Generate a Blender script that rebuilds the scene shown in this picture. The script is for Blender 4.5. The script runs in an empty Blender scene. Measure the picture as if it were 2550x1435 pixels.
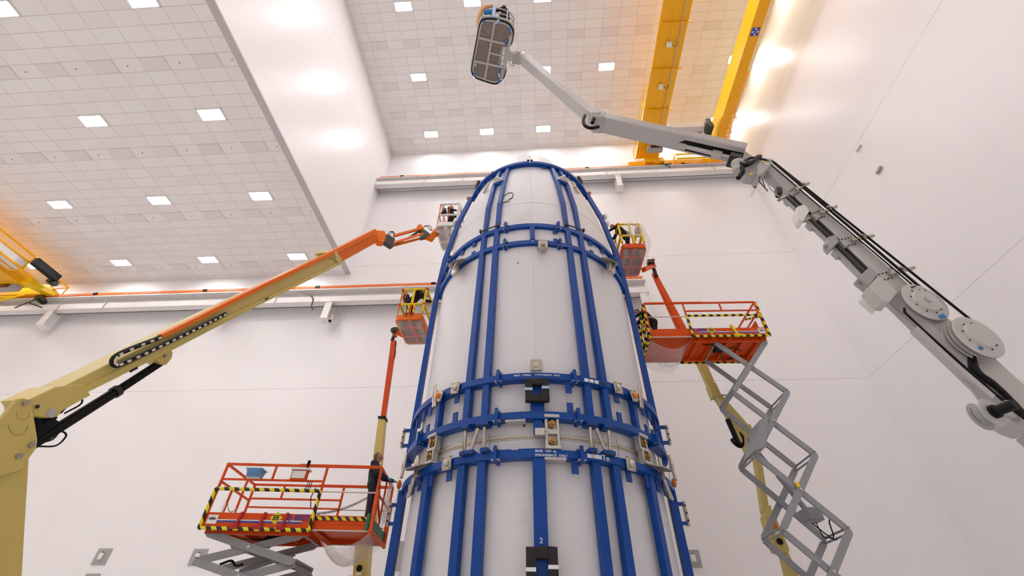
import bpy, bmesh, math, random
import numpy as np
from mathutils import Vector, Matrix
random.seed(7)
S = bpy.context.scene
COL = S.collection
PI = math.pi

# ---------------------------------------------------------------- camera
CAM = Vector((0.0, 0.0, 1.6))
_a, _b, _c = math.radians(41.067), math.radians(-4.0574), math.radians(0.9251)
FPX = 1083.2                                    # focal length in pixels of a 2550 px wide frame
FW = Vector((math.sin(_b)*math.cos(_a), math.cos(_b)*math.cos(_a), math.sin(_a)))
_r = Vector((math.cos(_b), -math.sin(_b), 0)); _u = _r.cross(FW)
RT = math.cos(_c)*_r + math.sin(_c)*_u
UP = -math.sin(_c)*_r + math.cos(_c)*_u
cd = bpy.data.cameras.new('camera'); cam = bpy.data.objects.new('camera', cd); COL.objects.link(cam)
m3 = Matrix((RT, UP, -FW)).transposed()
cam.matrix_world = Matrix.Translation(CAM) @ m3.to_4x4()
cd.sensor_fit = 'HORIZONTAL'; cd.sensor_width = 36.0; cd.lens = 36.0*FPX/2550.0
cd.clip_start = 0.05; cd.clip_end = 200
S.camera = cam

# ---------------------------------------------------------------- light and exposure
LAMP = 60.0                                     # radiance of the ceiling panels
w = bpy.data.worlds.new('world'); S.world = w; w.use_nodes = True
w.node_tree.nodes['Background'].inputs[0].default_value = (1, 0.98, 0.97, 1)
w.node_tree.nodes['Background'].inputs[1].default_value = 0.0
S.view_settings.view_transform = 'Standard'; S.view_settings.look = 'None'
S.view_settings.gamma = 1.0; S.view_settings.exposure = 0.0; S.view_settings.use_curve_mapping = False
S.cycles.max_bounces = 6; S.cycles.diffuse_bounces = 4; S.cycles.glossy_bounces = 2
S.cycles.transparent_max_bounces = 8; S.cycles.transmission_bounces = 2; S.cycles.adaptive_threshold = 0.1
S.cycles.sample_clamp_indirect = 6.0

def ray(x, y):
    return (RT*((x-1275)/FPX) - UP*((y-717.5)/FPX) + FW).normalized()
def onp(x, y, p0, n):
    """world point seen at (x, y) on the plane through p0 with normal n"""
    n = Vector(n); d = ray(x, y)
    return CAM + d*(n.dot(Vector(p0)-CAM)/n.dot(d))
def py(x, y, Y): return onp(x, y, (0, Y, 0), (0, 1, 0))
def pz(x, y, Z): return onp(x, y, (0, 0, Z), (0, 0, 1))

# ---------------------------------------------------------------- materials
def lin(h):
    c = [int(h[i:i+2], 16)/255 for i in (0, 2, 4)]
    return tuple(v/12.92 if v <= .04045 else ((v+.055)/1.055)**2.4 for v in c) + (1,)
def newmat(name):
    m = bpy.data.materials.new(name); m.use_nodes = True
    return m, m.node_tree, m.node_tree.nodes['Principled BSDF']
def mat(name, h, rough=.45, metal=0.0, noise=.06, spec=.5, scale=3.0, bump=0.0, coat=0.0):
    m, nt, b = newmat(name)
    b.inputs['Roughness'].default_value = rough; b.inputs['Metallic'].default_value = metal
    b.inputs['Specular IOR Level'].default_value = spec
    b.inputs['Coat Weight'].default_value = coat
    c = lin(h)
    tc = nt.nodes.new('ShaderNodeTexCoord'); nz = nt.nodes.new('ShaderNodeTexNoise')
    nz.inputs['Scale'].default_value = scale; nz.inputs['Detail'].default_value = 4
    nt.links.new(tc.outputs['Object'], nz.inputs['Vector'])
    mx = nt.nodes.new('ShaderNodeMix'); mx.data_type = 'RGBA'
    mx.inputs[6].default_value = tuple(v*(1-noise) for v in c[:3])+(1,)
    mx.inputs[7].default_value = tuple(min(1, v*(1+noise)) for v in c[:3])+(1,)
    nt.links.new(nz.outputs['Fac'], mx.inputs[0]); nt.links.new(mx.outputs[2], b.inputs['Base Color'])
    if bump:
        bp = nt.nodes.new('ShaderNodeBump'); bp.inputs['Strength'].default_value = bump
        bp.inputs['Distance'].default_value = .01
        nt.links.new(nz.outputs['Fac'], bp.inputs['Height']); nt.links.new(bp.outputs[0], b.inputs['Normal'])
    return m
def emat(name, h, s):
    m, nt, b = newmat(name)
    b.inputs['Base Color'].default_value = (.8, .8, .8, 1)
    b.inputs['Emission Color'].default_value = lin(h); b.inputs['Emission Strength'].default_value = s
    return m

def math_node(nt, op, a, b=None, c=None):
    n = nt.nodes.new('ShaderNodeMath'); n.operation = op
    for i, v in enumerate((a, b, c)):
        if v is None: continue
        if isinstance(v, (int, float)): n.inputs[i].default_value = v
        else: nt.links.new(v, n.inputs[i])
    return n.outputs[0]
def line_mask(nt, coord, pitch, off, width):
    """1 on thin lines every pitch metres"""
    f = math_node(nt, 'FRACT', math_node(nt, 'DIVIDE', math_node(nt, 'SUBTRACT', coord, off - pitch*.5), pitch))
    d = math_node(nt, 'ABSOLUTE', math_node(nt, 'SUBTRACT', f, .5))
    return math_node(nt, 'LESS_THAN', d, width/pitch*.5)
def tint(nt, mask, c0, c1, b):
    mx = nt.nodes.new('ShaderNodeMix'); mx.data_type = 'RGBA'
    if isinstance(c0, tuple): mx.inputs[6].default_value = c0
    else: nt.links.new(c0, mx.inputs[6])
    mx.inputs[7].default_value = c1
    nt.links.new(mask, mx.inputs[0])
    if b: nt.links.new(mx.outputs[2], b.inputs['Base Color'])
    return mx.outputs[2]

def wall_mat(name, hax, joints, base='F5F3F4'):
    """white insulated wall panels: faint upright seams, a few level joints; slightly wavy gloss"""
    m, nt, b = newmat(name)
    g = nt.nodes.new('ShaderNodeNewGeometry'); sp = nt.nodes.new('ShaderNodeSeparateXYZ')
    nt.links.new(g.outputs['Position'], sp.inputs[0])
    h = sp.outputs[hax]; z = sp.outputs[2]
    c = lin(base)
    seam = line_mask(nt, h, 1.05, .3, .014)
    col = tint(nt, math_node(nt, 'MULTIPLY', seam, .15), c, tuple(v*.74 for v in c[:3])+(1,), None)
    jm = None
    for j in joints:
        k = math_node(nt, 'LESS_THAN', math_node(nt, 'ABSOLUTE', math_node(nt, 'SUBTRACT', z, j)), .015)
        jm = k if jm is None else math_node(nt, 'MAXIMUM', jm, k)
    nz0 = nt.nodes.new('ShaderNodeTexNoise'); nz0.inputs['Scale'].default_value = .8
    nt.links.new(g.outputs['Position'], nz0.inputs['Vector'])
    if jm is not None:
        tint(nt, math_node(nt, 'MULTIPLY', jm, math_node(nt, 'MULTIPLY', nz0.outputs['Fac'], .75)), col, lin('8F8A88'), b)
    else: nt.links.new(col, b.inputs['Base Color'])
    b.inputs['Roughness'].default_value = .34; b.inputs['Specular IOR Level'].default_value = .55
    mp = nt.nodes.new('ShaderNodeMapping'); mp.inputs['Scale'].default_value = (9, 9, .12)
    nt.links.new(g.outputs['Position'], mp.inputs['Vector'])
    nz = nt.nodes.new('ShaderNodeTexNoise'); nz.inputs['Scale'].default_value = 1.0
    nz.inputs['Detail'].default_value = 2
    nt.links.new(mp.outputs[0], nz.inputs['Vector'])
    bp = nt.nodes.new('ShaderNodeBump'); bp.inputs['Strength'].default_value = .35; bp.inputs['Distance'].default_value = .02
    nt.links.new(nz.outputs['Fac'], bp.inputs['Height']); nt.links.new(bp.outputs[0], b.inputs['Normal'])
    return m

TW, TL = 1.2181, .60874                          # ceiling tiles, 4 ft by 2 ft
def ceil_mat(name, xo, yo):
    m, nt, b = newmat(name)
    g = nt.nodes.new('ShaderNodeNewGeometry'); sp = nt.nodes.new('ShaderNodeSeparateXYZ')
    nt.links.new(g.outputs['Position'], sp.inputs[0])
    lx = line_mask(nt, sp.outputs[0], TW, xo, .035); ly = line_mask(nt, sp.outputs[1], TL, yo, .035)
    # every tile a hair different
    ix = math_node(nt, 'FLOOR', math_node(nt, 'DIVIDE', math_node(nt, 'SUBTRACT', sp.outputs[0], xo), TW))
    iy = math_node(nt, 'FLOOR', math_node(nt, 'DIVIDE', math_node(nt, 'SUBTRACT', sp.outputs[1], yo), TL))
    cx = nt.nodes.new('ShaderNodeCombineXYZ'); nt.links.new(ix, cx.inputs[0]); nt.links.new(iy, cx.inputs[1])
    wn = nt.nodes.new('ShaderNodeTexWhiteNoise'); nt.links.new(cx.outputs[0], wn.inputs['Vector'])
    col = tint(nt, wn.outputs['Value'], lin('F5F2F0'), lin('F9F7F5'), None)
    tint(nt, math_node(nt, 'MAXIMUM', lx, ly), col, lin('E2DCD9'), b)
    b.inputs['Roughness'].default_value = .7
    return m

def stripe_mat(name, ca, cb, period, direction, rough=.5):
    m, nt, b = newmat(name)
    g = nt.nodes.new('ShaderNodeTexCoord')
    dp = nt.nodes.new('ShaderNodeVectorMath'); dp.operation = 'DOT_PRODUCT'
    nt.links.new(g.outputs['Object'], dp.inputs[0]); dp.inputs[1].default_value = direction
    f = math_node(nt, 'FRACT', math_node(nt, 'DIVIDE', dp.outputs['Value'], period))
    tint(nt, math_node(nt, 'GREATER_THAN', f, .5), lin(ca), lin(cb), b)
    b.inputs['Roughness'].default_value = rough
    return m

def film_mat(name, col='F4F0EE', amount=.35):
    m, nt, b = newmat(name)
    out = nt.nodes['Material Output']
    tr = nt.nodes.new('ShaderNodeBsdfTransparent'); mix = nt.nodes.new('ShaderNodeMixShader')
    tc = nt.nodes.new('ShaderNodeTexCoord'); mp = nt.nodes.new('ShaderNodeMapping')
    mp.inputs['Scale'].default_value = (3, 14, 3); nt.links.new(tc.outputs['Object'], mp.inputs[0])
    nz = nt.nodes.new('ShaderNodeTexNoise'); nz.inputs['Scale'].default_value = 2.0; nz.inputs['Detail'].default_value = 6
    nz.inputs['Distortion'].default_value = 1.0
    nt.links.new(mp.outputs[0], nz.inputs['Vector'])
    f = math_node(nt, 'MULTIPLY_ADD', math_node(nt, 'POWER', nz.outputs['Fac'], 2.5), 1.6*amount, amount*.45)
    b.inputs['Base Color'].default_value = lin(col); b.inputs['Roughness'].default_value = .2
    bp = nt.nodes.new('ShaderNodeBump'); bp.inputs['Strength'].default_value = .8; bp.inputs['Distance'].default_value = .03
    nt.links.new(nz.outputs['Fac'], bp.inputs['Height']); nt.links.new(bp.outputs[0], b.inputs['Normal'])
    nt.links.new(f, mix.inputs[0]); nt.links.new(tr.outputs[0], mix.inputs[1]); nt.links.new(b.outputs[0], mix.inputs[2])
    nt.links.new(mix.outputs[0], out.inputs[0])
    return m

M = dict(
    blue=mat('blue_paint', '00459B', .38, noise=.1, scale=1.2, spec=.35),
    bluedk=mat('checker_blue', '0A4298', .5, noise=.25, scale=60, bump=.6),
    shell=mat('fairing_white', 'E9E8EB', .42, noise=.012, scale=1.0, spec=.35),
    grey=mat('scissor_grey', '97999E', .42, noise=.05),
    boomgrey=mat('boom_light_grey', 'C0BDBB', .35, noise=.04),
    boomgrey2=mat('boom_pale_grey', 'C8C4C1', .38, noise=.04),
    orange=mat('orange_paint', 'DC4E03', .45, noise=.07, spec=.3),
    orange2=mat('bright_orange_paint', 'EE7207', .45, noise=.06, spec=.3),
    cream=mat('cream_paint', 'D3BE6C', .4, noise=.05),
    yellow=mat('crane_yellow', 'FFB600', .4, noise=.04),
    yellow2=mat('crane_light_yellow', 'FFD400', .4, noise=.03),
    foamy=mat('yellow_foam', 'F3D21A', .6, noise=.05),
    foamo=mat('orange_foam', 'E8571A', .6, noise=.08),
    foamw=mat('white_foam', 'EDEAE6', .6, noise=.04),
    black=mat('black_rubber', '0B0B0D', .5, noise=.2, spec=.25),
    foamb=mat('black_foam', '2B2729', .85, noise=.15, scale=40),
    dark=mat('dark_steel', '3A3937', .45, noise=.2, metal=.3),
    steel=mat('stainless', 'B9B3AA', .3, metal=.85, noise=.15, scale=8),
    alu=mat('aluminium', 'C9C5C0', .35, metal=.6, noise=.1, scale=8),
    plate=mat('gold_steel', 'B7AFA0', .35, metal=.75, noise=.2, scale=12),
    amber=mat('amber_lamp', 'E87B12', .3),
    white=mat('white_paint', 'F1EDEB', .4, noise=.02),
    offw=mat('off_white_plastic', 'E9E6E2', .4, noise=.03),
    text_w=mat('white_lettering', 'EFF2F6', .5, noise=.02),
    text_k=mat('dark_lettering', '2B2B33', .5, noise=.02),
    text_b=mat('blue_lettering', '3A46A8', .5, noise=.05),
    text_r=mat('red_lettering', 'C85A48', .5, noise=.05),
    red=mat('red_tape', 'B3160B', .45, noise=.1),
    bluetape=mat('blue_tape', '2E7FCB', .5, noise=.15),
    palebl=mat('pale_blue_tape', 'A9CBEE', .5, noise=.05),
    skin=mat('skin', 'B57C62', .5, noise=.08),
    navy=mat('navy_cloth', '1B2133', .8, noise=.25, scale=9, bump=.3),
    blackcloth=mat('black_cloth', '14151B', .85, noise=.3, scale=9, bump=.3),
    greycloth=mat('grey_cloth', '6A625A', .8, noise=.2, scale=20),
    redplastic=mat('red_plastic', 'C0392E', .35, noise=.05),
    binblue=mat('light_blue_plastic', '6FA3D2', .4, noise=.05),
    display=mat('dark_display', '3B0E12', .3, noise=.3, scale=60),
    socket=mat('grey_wall_plate', 'A7A8A6', .5, noise=.04),
    vent=mat('perforated_tile', 'EFEBE9', .8, noise=.05, scale=90),
    patch=mat('white_tape', 'E4E2E5', .5, noise=.02),
    trim=mat('edge_trim', 'C9C2C4', .5, noise=.03),
    floor=mat('epoxy_floor', 'F4F2F0', .25, noise=.05, scale=.6),
    green=mat('green_tape', '1C6E4A', .5, noise=.1),
    brass=mat('brass', 'B08B4A', .35, metal=.8, noise=.2, scale=15),
    ruler=mat('yellowed_strip', 'E6DCC4', .5, noise=.2, scale=5),
    basketfloor=mat('mesh_floor', '8D8378', .5, noise=.35, scale=9, metal=.4),
    copper=mat('conductor_orange', 'E8792E', .5, noise=.06),
    beige=mat('hoist_beige', 'D3C9C2', .4, noise=.05),
    paleorange=mat('peach_film', 'F0B57A', .5, noise=.1),
    hazard=stripe_mat('hazard_foam', '1C1B1A', 'F2DF1E', .27, (1.0, .75, .85)),
    hazardtape=stripe_mat('hazard_tape', '1E1C1B', 'F2C21C', .2, (1.0, .2, 1.0)),
    lattice=stripe_mat('floor_grating', '54301F', '8A5A42', .05, (1, .3, 0)),
    film=film_mat('clear_film'),
    film2=film_mat('milky_film', 'F2E6E2', .65),
    lamp=emat('lamp_panel', 'FEFAFA', LAMP),
)

# ---------------------------------------------------------------- mesh builder
class MB:
    def __init__(s): s.v = []; s.f = []
    def add(s, vs, fs):
        o = len(s.v); s.v += [tuple(v) for v in vs]; s.f += [tuple(i+o for i in f) for f in fs]; return s
    def hexa(s, p):                                   # p: 4 bottom, 4 top
        return s.add(p, [(0,3,2,1), (4,5,6,7), (0,1,5,4), (1,2,6,5), (2,3,7,6), (3,0,4,7)])
    def box(s, c, size, ax=None):
        c = Vector(c); ax = ax or (Vector((1,0,0)), Vector((0,1,0)), Vector((0,0,1)))
        h = [Vector(a).normalized()*(k/2) for a, k in zip(ax, size)]
        q = [(-1,-1), (1,-1), (1,1), (-1,1)]
        return s.hexa([c+h[0]*a+h[1]*b-h[2] for a, b in q]+[c+h[0]*a+h[1]*b+h[2] for a, b in q])
    def beam(s, p0, p1, wd, ht, side=None, t=1.0):
        """bar from p0 to p1; side is the direction of its width"""
        p0, p1 = Vector(p0), Vector(p1); d = (p1-p0).normalized()
        sd = Vector(side) if side is not None else (d.cross(Vector((0,0,1))) if abs(d.z) < .99 else Vector((1,0,0)))
        sd = (sd - d*sd.dot(d)).normalized(); up = sd.cross(d).normalized()
        q = [(-1,-1), (1,-1), (1,1), (-1,1)]
        return s.hexa([p0+sd*a*wd/2+up*b*ht/2 for a, b in q]+[p1+sd*a*wd*t/2+up*b*ht*t/2 for a, b in q])
    def tube(s, p0, p1, r0, r1=None, n=12):
        r1 = r0 if r1 is None else r1
        p0, p1 = Vector(p0), Vector(p1); d = (p1-p0).normalized()
        a = d.orthogonal().normalized(); b = d.cross(a)
        vs = [p0+(a*math.cos(t)+b*math.sin(t))*r0 for t in [2*PI*i/n for i in range(n)]]
        vs += [p1+(a*math.cos(t)+b*math.sin(t))*r1 for t in [2*PI*i/n for i in range(n)]]
        return s.add(vs, [(i, (i+1) % n, (i+1) % n+n, i+n) for i in range(n)]+[tuple(range(n))[::-1], tuple(range(n, 2*n))])
    def path(s, pts, r, n=8):
        pts = [Vector(p) for p in pts]; rings = []
        if 4 <= len(pts) <= 40:                         # round the corners of hand-laid hoses and tubes
            P = [pts[0]*2-pts[1]]+pts+[pts[-1]*2-pts[-2]]; closed = (pts[0]-pts[-1]).length < 1e-6
            if closed: P[0], P[-1] = pts[-2], pts[1]
            out, ro = [], []
            for i in range(1, len(P)-2):
                for k in range(4):
                    t = k/4; a_, b_, c_, d_ = P[i-1:i+3]
                    out.append(.5*((2*b_)+(c_-a_)*t+(2*a_-5*b_+4*c_-d_)*t*t+(3*b_-a_-3*c_+d_)*t**3))
                    if isinstance(r, (list, tuple)): ro.append(r[i-1]*(1-t)+r[i]*t)
            out.append(pts[-1]); 
            if isinstance(r, (list, tuple)): ro.append(r[-1]); r = ro
            pts = out
        a = None
        for i, p in enumerate(pts):
            d = (pts[min(i+1, len(pts)-1)]-pts[max(i-1, 0)]).normalized()
            a = d.orthogonal().normalized() if a is None else (a-d*a.dot(d)).normalized()
            b = d.cross(a); rr = r[i] if isinstance(r, (list, tuple)) else r
            rings.append([p+(a*math.cos(2*PI*k/n)+b*math.sin(2*PI*k/n))*rr for k in range(n)])
        vs = [v for q in rings for v in q]; fs = []
        for i in range(len(pts)-1):
            for k in range(n): fs.append((i*n+k, i*n+(k+1) % n, (i+1)*n+(k+1) % n, (i+1)*n+k))
        fs += [tuple(range(n))[::-1], tuple(range((len(pts)-1)*n, len(pts)*n))]
        return s.add(vs, fs)
    def prism(s, pts, vec):
        pts = [Vector(p) for p in pts]; vec = Vector(vec); n = len(pts)
        return s.add(pts+[p+vec for p in pts], [tuple(range(n)), tuple(range(n, 2*n))[::-1]]+[(i, (i+1) % n, (i+1) % n+n, i+n) for i in range(n)])
    def arc(s, cx, cy, r0, r1, z0, z1, a0, a1, n=48):
        """rectangular bar bent round an upright axis; angle 0 faces the camera (-y)"""
        vs = []; fs = []
        for i in range(n+1):
            t = math.radians(a0+(a1-a0)*i/n); sx, sy = math.sin(t), -math.cos(t)
            for r, z in ((r0, z0), (r1, z0), (r1, z1), (r0, z1)): vs.append((cx+r*sx, cy+r*sy, z))
        for i in range(n):
            for k in range(4): fs.append((4*i+k, 4*i+(k+1) % 4, 4*i+4+(k+1) % 4, 4*i+4+k))
        fs += [(0, 1, 2, 3), (4*n, 4*n+1, 4*n+2, 4*n+3)]
        return s.add(vs, fs)
    def lathe(s, prof, o=(0,0,0), axis=(0,0,1), n=48, caps=True):
        o = Vector(o); d = Vector(axis).normalized(); a = d.orthogonal().normalized(); b = d.cross(a)
        vs = []; fs = []
        for r, z in prof:
            for k in range(n):
                t = 2*PI*k/n; vs.append(o+d*z+(a*math.cos(t)+b*math.sin(t))*max(r, 1e-4))
        for i in range(len(prof)-1):
            for k in range(n): fs.append((i*n+k, i*n+(k+1) % n, (i+1)*n+(k+1) % n, (i+1)*n+k))
        if caps: fs += [tuple(range(n))[::-1], tuple(range((len(prof)-1)*n, len(prof)*n))]
        return s.add(vs, fs)
    def ell(s, c, r, n=14, ax=None):
        c = Vector(c); ax = ax or (Vector((1,0,0)), Vector((0,1,0)), Vector((0,0,1)))
        vs = []; fs = []; m = n//2+2
        for i in range(m+1):
            ph = PI*i/m
            for k in range(n):
                t = 2*PI*k/n
                vs.append(c+ax[0]*(r[0]*math.sin(ph)*math.cos(t))+ax[1]*(r[1]*math.sin(ph)*math.sin(t))+ax[2]*(r[2]*math.cos(ph)))
        for i in range(m):
            for k in range(n): fs.append((i*n+k, i*n+(k+1) % n, (i+1)*n+(k+1) % n, (i+1)*n+k))
        return s.add(vs, fs)
    def sheet(s, f, nu, nv):
        vs = [f(i/nu, j/nv) for i in range(nu+1) for j in range(nv+1)]
        return s.add(vs, [(i*(nv+1)+j, (i+1)*(nv+1)+j, (i+1)*(nv+1)+j+1, i*(nv+1)+j+1) for i in range(nu) for j in range(nv)])
    def build(s, name, mt, parent=None, label=None, bevel=0, org=None, kind=None, solid=0):
        me = bpy.data.meshes.new(name)
        o = bpy.data.objects.new(name, me); COL.objects.link(o)
        base = Vector((0,0,0))
        if parent is not None:
            o.parent = parent; q = parent
            while q is not None: base += q.location; q = q.parent
        elif org is not None: base = Vector(org); o.location = base
        else:
            a = np.array(s.v); base = Vector(((a[:,0].min()+a[:,0].max())/2, (a[:,1].min()+a[:,1].max())/2, a[:,2].min())); o.location = base
        me.from_pydata([tuple(Vector(v)-base) for v in s.v], [], s.f)
        bm = bmesh.new(); bm.from_mesh(me)
        bmesh.ops.remove_doubles(bm, verts=bm.verts, dist=1e-5)
        bmesh.ops.recalc_face_normals(bm, faces=bm.faces); bm.to_mesh(me); bm.free()
        me.materials.append(M[mt] if isinstance(mt, str) else mt)
        for p in me.polygons: p.use_smooth = True
        me.set_sharp_from_angle(angle=math.radians(32))
        if bevel:
            b = o.modifiers.new('bevel', 'BEVEL'); b.width = bevel; b.segments = 2; b.limit_method = 'ANGLE'
        if solid:
            b = o.modifiers.new('solidify', 'SOLIDIFY'); b.thickness = solid
        if label: o['label'] = label
        if kind: o['kind'] = kind
        return o

def tag(o, label=None, cat=None, group=None, kind=None):
    if label: o['label'] = label
    if cat: o['category'] = cat
    if group: o['group'] = group
    if kind: o['kind'] = kind
    return o
def thing(name, loc, label, cat, group=None):
    o = bpy.data.objects.new(name, None); COL.objects.link(o); o.location = loc; o.empty_display_size = .2
    return tag(o, label, cat, group)
def dup(root, loc, label=None, group=None):
    r = root.copy(); COL.objects.link(r); r.location = loc
    if label: r['label'] = label
    if group: r['group'] = group
    for ch in list(root.children):
        c = ch.copy(); COL.objects.link(c); c.parent = r
        for g in ch.children:
            d = g.copy(); COL.objects.link(d); d.parent = c
    return r
def text_verts(body, size, ext=.004, align='CENTER'):
    cu = bpy.data.curves.new('lettering', 'FONT'); cu.body = body; cu.size = size; cu.extrude = ext
    cu.align_x = align; cu.align_y = 'CENTER'; cu.resolution_u = 3; cu.offset = size*.012
    o = bpy.data.objects.new('lettering', cu); COL.objects.link(o)
    dg = bpy.context.evaluated_depsgraph_get(); me = o.evaluated_get(dg).to_mesh()
    v = [tuple(q.co) for q in me.vertices]; f = [tuple(p.vertices) for p in me.polygons]
    o.evaluated_get(dg).to_mesh_clear(); bpy.data.objects.remove(o); bpy.data.curves.remove(cu)
    return v, f
def text_flat(b, body, size, c, right, up, align='CENTER'):
    v, f = text_verts(body, size, align=align); c = Vector(c); right = Vector(right).normalized(); up = Vector(up).normalized()
    n = right.cross(up)
    return b.add([c+right*x+up*y+n*(z+.004) for x, y, z in v], f)
def text_ring(b, body, size, cx, cy, r, ang, z, align='CENTER'):
    v, f = text_verts(body, size, align=align); out = []
    for x, y, q in v:
        t = math.radians(ang)+x/r; rr = r+q+.004
        out.append((cx+rr*math.sin(t), cy-rr*math.cos(t), z+y))
    return b.add(out, f)

# ================================================================ the hall
XB, YB, XR = -12.6, 21.1, 17.04                   # bulkhead, back wall, right wall
XL, YF = -46.0, -16.5
H1, H2 = 21.776, 36.5                             # ceiling heights of the low and the high bay
jl = [13.1, 22.46, 31.75]
def slab(name, x0, x1, y0, y1, z0, z1, mt):
    o = MB().box(((x0+x1)/2, (y0+y1)/2, (z0+z1)/2), (x1-x0, y1-y0, z1-z0)).build(name, mt, kind='structure'); return o
WX = wall_mat('wall_panels_x', 0, jl); WY = wall_mat('wall_panels_y', 1, jl)
WB = wall_mat('wall_panels_bulkhead', 1, [31.6])
slab('floor', XL-.5, XR+.5, YF-.5, YB+.5, -.3, 0, 'floor')
slab('wall_back', XL-.5, XR+.5, YB, YB+.5, 0, H2+.6, WX)
slab('wall_front', XL-.5, XR+.5, YF-.5, YF, 0, H2+.6, WX)
slab('wall_right', XR, XR+.5, YF, YB, 0, H2+.6, WY)
slab('wall_left', XL-.5, XL, YF, YB, 0, H1+.6, WY)
slab('wall_bulkhead', XB-.32, XB, YF, YB, H1+.02, H2+.6, WB)
slab('ceiling', XL, XB-.32, YF, YB, H1, H1+.5, ceil_mat('ceiling_tiles_low', XB-.86*TW, YB-.5*TL))
slab('ceiling', XB, XR, YF, YB, H2, H2+.5, ceil_mat('ceiling_tiles_high', XB+.75*TW, YB-.5*TL))
slab('trim_1', XB-.34, XB+.02, YF, YB, H1-.04, H1+.05, 'trim')

# lamps
def lamp_at(x, y, z, label, group):
    t = thing('ceiling_light', (x, y, z), label, 'ceiling light', group)
    b = MB()
    for sx in (-1, 1): b.box((x+sx*(TW/2-.02), y, z-.02), (.04, TL, .05))
    for sy in (-1, 1): b.box((x, y+sy*(TL/2-.02), z-.02), (TW, .04, .05))
    b.build('frame', 'white', t)
    MB().box((x, y, z-.022), (TW-.08, TL-.08, .03)).build('diffuser', 'lamp', t)
    return t
lr = lamp_at(XB+3.25*TW, YB-3*TL, H2, 'square recessed light panel in the high ceiling over the white rocket fairing', 'light panels of the high ceiling')
ll = lamp_at(XB-2.4*TW, YB-3*TL, H1, 'recessed light panel glowing in the low ceiling left of the bulkhead', 'light panels of the low ceiling')
ROWS = [3, 11, 19, 27, 35, 43, 51]
for j in ROWS:
    for k in range(6):
        if (j, k) != (3, 0): dup(lr, (XB+(3.25+4*k)*TW, YB-j*TL, H2))
    for k in range(5):
        if (j, k) != (3, 0): dup(ll, (XB-(2.4+5*k)*TW, YB-j*TL, H1))
# vent tiles
def vent_at(x, y, z, label, group):
    b = MB(); b.box((x, y, z-.012), (TW-.1, TL-.1, .03))
    for sx in (-1, 1): b.box((x+sx*(TW/2-.03), y, z-.012), (.03, TL-.04, .03))
    for sy in (-1, 1): b.box((x, y+sy*(TL/2-.03), z-.012), (TW-.04, .03, .03))
    o = b.build('ceiling_vent', 'vent'); return tag(o, label, 'air vent', group)
vr = vent_at(XB+1.25*TW, YB-2*TL, H2, 'perforated grey vent tile in the high white ceiling', 'vent tiles of the high ceiling')
vl = vent_at(XB-1.37*TW, YB-2*TL, H1, 'perforated grey vent tile in the low ceiling left of the bulkhead', 'vent tiles of the low ceiling')
def cp(o, loc):
    c = o.copy(); COL.objects.link(c); c.location = loc; return c
for j, st in ((2, 4), (6, 2), (10, 2), (15, 2), (22, 4)):
    k = 1.25
    while k < 23.5:
        if not (j == 2 and k == 1.25) and not (j == 10 and (k-3.25) % 4 == 0 and k > 4): cp(vr, (XB+k*TW, YB-j*TL, vr.location.z))
        k += st
for j in (2, 9, 16, 23, 30):
    for k in range(13):
        if not (j == 2 and k == 0): cp(vl, (XB-(1.37+2*k)*TW, YB-j*TL, vl.location.z))
# sprinkler heads between the vents of the low ceiling
sb = MB().tube((XB-.55*TW, YB-2*TL, H1+.0), (XB-.55*TW, YB-2*TL, H1-.05), .01, n=6).tube((XB-.55*TW, YB-2*TL, H1-.05), (XB-.55*TW, YB-2*TL, H1-.065), .02, n=10)
sp0 = tag(sb.build('sprinkler_head', 'dark'), 'tiny dark sprinkler head between vent tiles of the low ceiling', 'sprinkler', 'sprinkler heads of the low ceiling')
for j in (2, 9, 16, 23):
    for k in range(9):
        if (j, k) != (2, 0): cp(sp0, (XB-(.4+2*k)*TW, YB-j*TL, sp0.location.z))

# ---------------------------------------------------------------- runway beams on the back wall
def runway(x0, x1, z0, z1, zc, label, y=20.2):
    t = thing('runway_beam', ((x0+x1)/2, YB-.4, z0), label, 'crane rail')
    b = MB()
    b.box(((x0+x1)/2, y+.12, z0+.03), (x1-x0, .5, .06))           # bottom flange
    b.box(((x0+x1)/2, y+.12, z1-.03), (x1-x0, .5, .06))
    b.box(((x0+x1)/2, y-.1, z0+.2), (x1-x0, .05, .42))            # lip plate in front
    b.box(((x0+x1)/2, y+.35, (z0+z1)/2), (x1-x0, .06, z1-z0))
    b.build('girder', 'white', t)
    MB().box(((x0+x1)/2, y+.62, (z0+z1)/2+.15), (x1-x0, .5, z1-z0-.5)).build('web', 'white', t)
    MB().box(((x0+x1)/2, y-.02, zc+.03), (x1-x0-.3, .06, .17)).build('conductor_bar', 'copper', t)
    k = MB(); x = x0+2
    while x < x1-1: k.box((x, y-.04, zc+.03), (.28, .12, .16)); x += 7.5
    k.build('joint_cover', 'black', t)
    k = MB(); x = x0+.8
    while x < x1-.5: k.beam((x, y-.06, zc-.02), (x+.12, y-.04, zc-.45), .03, .03); x += 2.3
    k.build('hanger', 'alu', t)
    k = MB(); x = x0+4
    while x < x1-1: k.beam((x, y-.16, z0-.08), (x, y-.16, z0+.62), .05, .02); x += 3.1 if k.f and len(k.f) % 12 else 8.2
    k.build('stiffener', 'socket', t)
    return t
runway(XB+.02, XR-.02, 30.55, 31.5, 31.62, 'white crane runway beam with orange conductor bar, high on the back wall')
runway(XL+.1, 6.75, 18.5, 19.55, 19.75, 'long white crane runway beam with orange conductor bar in the low bay')
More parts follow.
